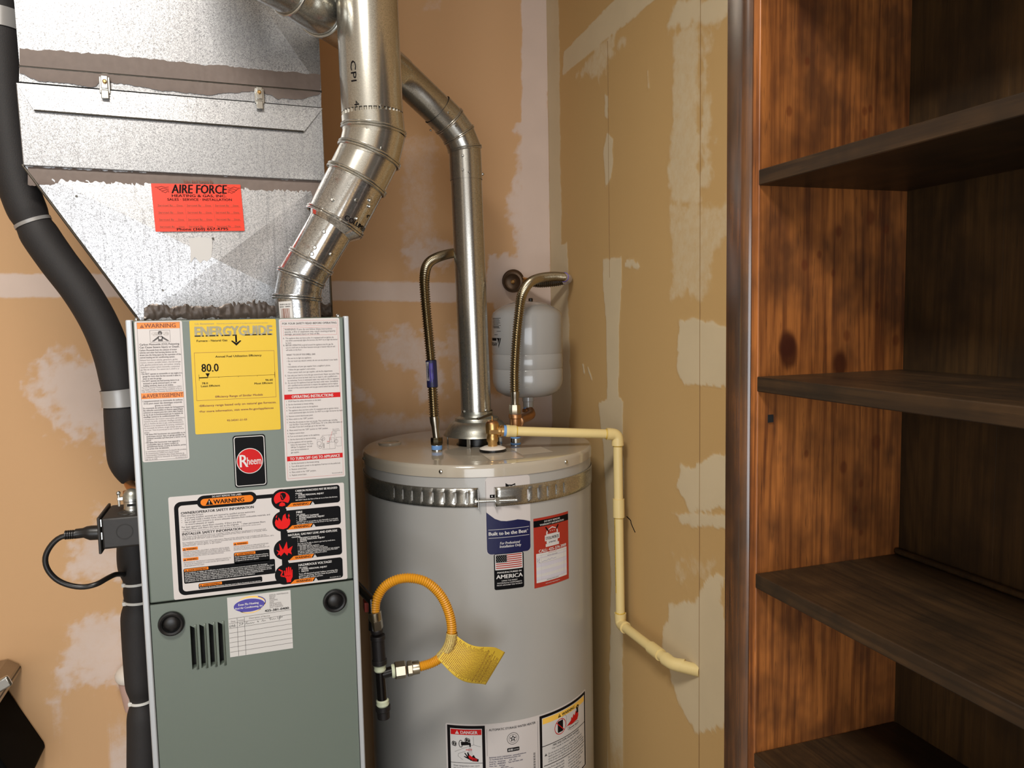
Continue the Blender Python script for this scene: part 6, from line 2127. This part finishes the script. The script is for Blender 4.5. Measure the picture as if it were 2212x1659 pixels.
rim = [la + acr * .004, la - side * .014 - acr * .004, la - side * .016 + acr * .30, la + acr * .30]
MB().prism([Vector((p.x, YB - .238, p.z)) for p in rim], (0, .236, 0)).build('lid_rim', 'plastic_black', can, bevel=.003)
hc_ = kp(5, 1478, YB - .24)
MB().obox(hc_, (.016, 0, .008), (0, .006, 0), (-.005, 0, .012)).build('latch', 'zinc_bright', can, bevel=.004)

# ------------------------------------------------------------------ white cup behind the foam line
CX = sy(272, 1470, 2.14)
cup = thing('white_cup', 'small white lidded cup on the back wall, half hidden by the foam line', 'cup', (CX.x, 2.14, CX.z - .07))
cz = Vector((CX.x + .012, 2.165, 0))
zz = lambda py: sy(270, py, 2.14).z
MB().lathe([(.022, zz(1545)), (.024, zz(1538)), (.034, zz(1482)), (.035, zz(1476))], cz, n=36).build('body', 'cup_pink', cup)
MB().lathe([(.038, zz(1477)), (.041, zz(1472)), (.041, zz(1463)), (.036, zz(1456)), (.024, zz(1447)), (.004, zz(1444))], cz, n=40).build('lid', 'cup_white', cup)
MB().box((cz.x - .006, cz.y + .02, zz(1500)), (cz.x + .006, YB - .0012, zz(1490))).build('hanger', 'cup_white', cup)

# ------------------------------------------------------------------ stained bookcase against the right wall
BX0, BX1 = 0.6100, 0.850                     # front of the case, face of the back boards
BY = 0.850                                    # inner face of the far side
BT = 2.30
case = thing('bookcase', 'dark stained pine bookcase with empty shelves against the right wall', 'bookcase', (0.735, 0.28, 0))
RX, RY = 0.735, 0.28


def kn(px, py, r):
    p = sy(px, py, BY)
    return (p.x - RX, p.y - RY, p.z, r)


wood('pine_side', (176, 108, 52), (104, 58, 28), (62, 38, 25), 2,
     [kn(1703, 763, .014), kn(1700, 745, .012), kn(1815, 785, .0135), kn(1829, 725, .006), kn(1738, 572, .006), kn(1868, 240, .0045), kn(1868, 290, .005), kn(1880, 235, .004), kn(1744, 132, .005), kn(1705, 240, .005), kn(1812, 500, .006), kn(1935, 735, .006), kn(1893, 955, .008), kn(1742, 980, .004), kn(1822, 1010, .006), kn(1860, 1045, .005), kn(1848, 1100, .005), kn(1860, 1150, .004), kn(1770, 550, .004), kn(1880, 470, .008), kn(1915, 495, .006), kn(1800, 590, .004), kn(1895, 660, .004)], 0.40, 0.0)
wood('pine_edge', (104, 66, 36), (60, 38, 24), (48, 34, 26), 2, (), 0.22, 3.1, coat=1.0)
wood('pine_back', (76, 55, 30), (50, 36, 20), (36, 27, 17), 2, (), 0.55, 7.3, spec=0.25)
wood('pine_shelf', (64, 46, 28), (40, 29, 19), (32, 25, 18), 1, [(sz(1745, 1272, 1.272).x - RX, sz(1745, 1272, 1.272).y - RY, 1.27, .014)], 0.42, 9.7, spec=0.25)
side_p = MB().box((BX0 + .004, BY, 0), (XR - .0005, BY + .0143, BT)).build('side_panel', 'pine_side', case, bevel=.0015)
# front edge of the far side: a stile with a rounded, worn near corner standing a little proud
rr_ = .013
stile = [(BX0 + .030, BY + .058), (BX0 - .004, BY + .058)]
for k in range(9):
    t = math.pi / 2 * k / 8
    stile.append((BX0 - .004 + rr_ - rr_ * math.cos(t), BY + .0145 + rr_ - rr_ * math.sin(t)))
stile.append((BX0 + .030, BY + .0145))
MB().prism([(x, y, 0.0) for x, y in stile], (0, 0, BT)).build('edge_stile', 'pine_edge', side_p, smooth=50)
MB().box((BX0 + .0302, BY + .0145, 0), (XR - .0005, BY + .047, BT)).build('outer_panel', 'pine_edge', side_p)
YN = -0.35
side_n = MB().box((BX0 + .004, YN - .028, 0), (XR - .0005, YN, BT)).build('side_panel', 'pine_side', case, bevel=.0015)
ysm = sx(2183, 100, BX1).y
for (ya, yb) in ((ysm, BY), (.15, ysm), (YN, .15)):
    MB().box((BX1, ya, 0.02), (XR - .0004, yb, BT)).build('back_board', 'pine_back', case, bevel=.0003)
for zt0 in (0.12, 0.375, 0.63, 0.885 + .125, 1.2565, 1.5155, 1.7755, 2.035, BT + .0):
    zz0 = zt0 - .0195
    MB().box((BX0 + .003, YN + .0003, zz0), (BX1 - .0006, BY - .0004, zt0)).build('shelf', 'pine_shelf', case, bevel=.0015)
MB().box((BX1 - .010, YN + .001, 1.2568), (BX1 - .0008, BY - .001, 1.2655)).build('shelf_cleat', 'pine_back', case, bevel=.003)
hp = sy(1664, 904, BY)
MB().box((hp.x - .004, BY - .0012, hp.z - .005), (hp.x + .004, BY + .0008, hp.z + .005)).build('peg_slot', 'void_black', side_p)
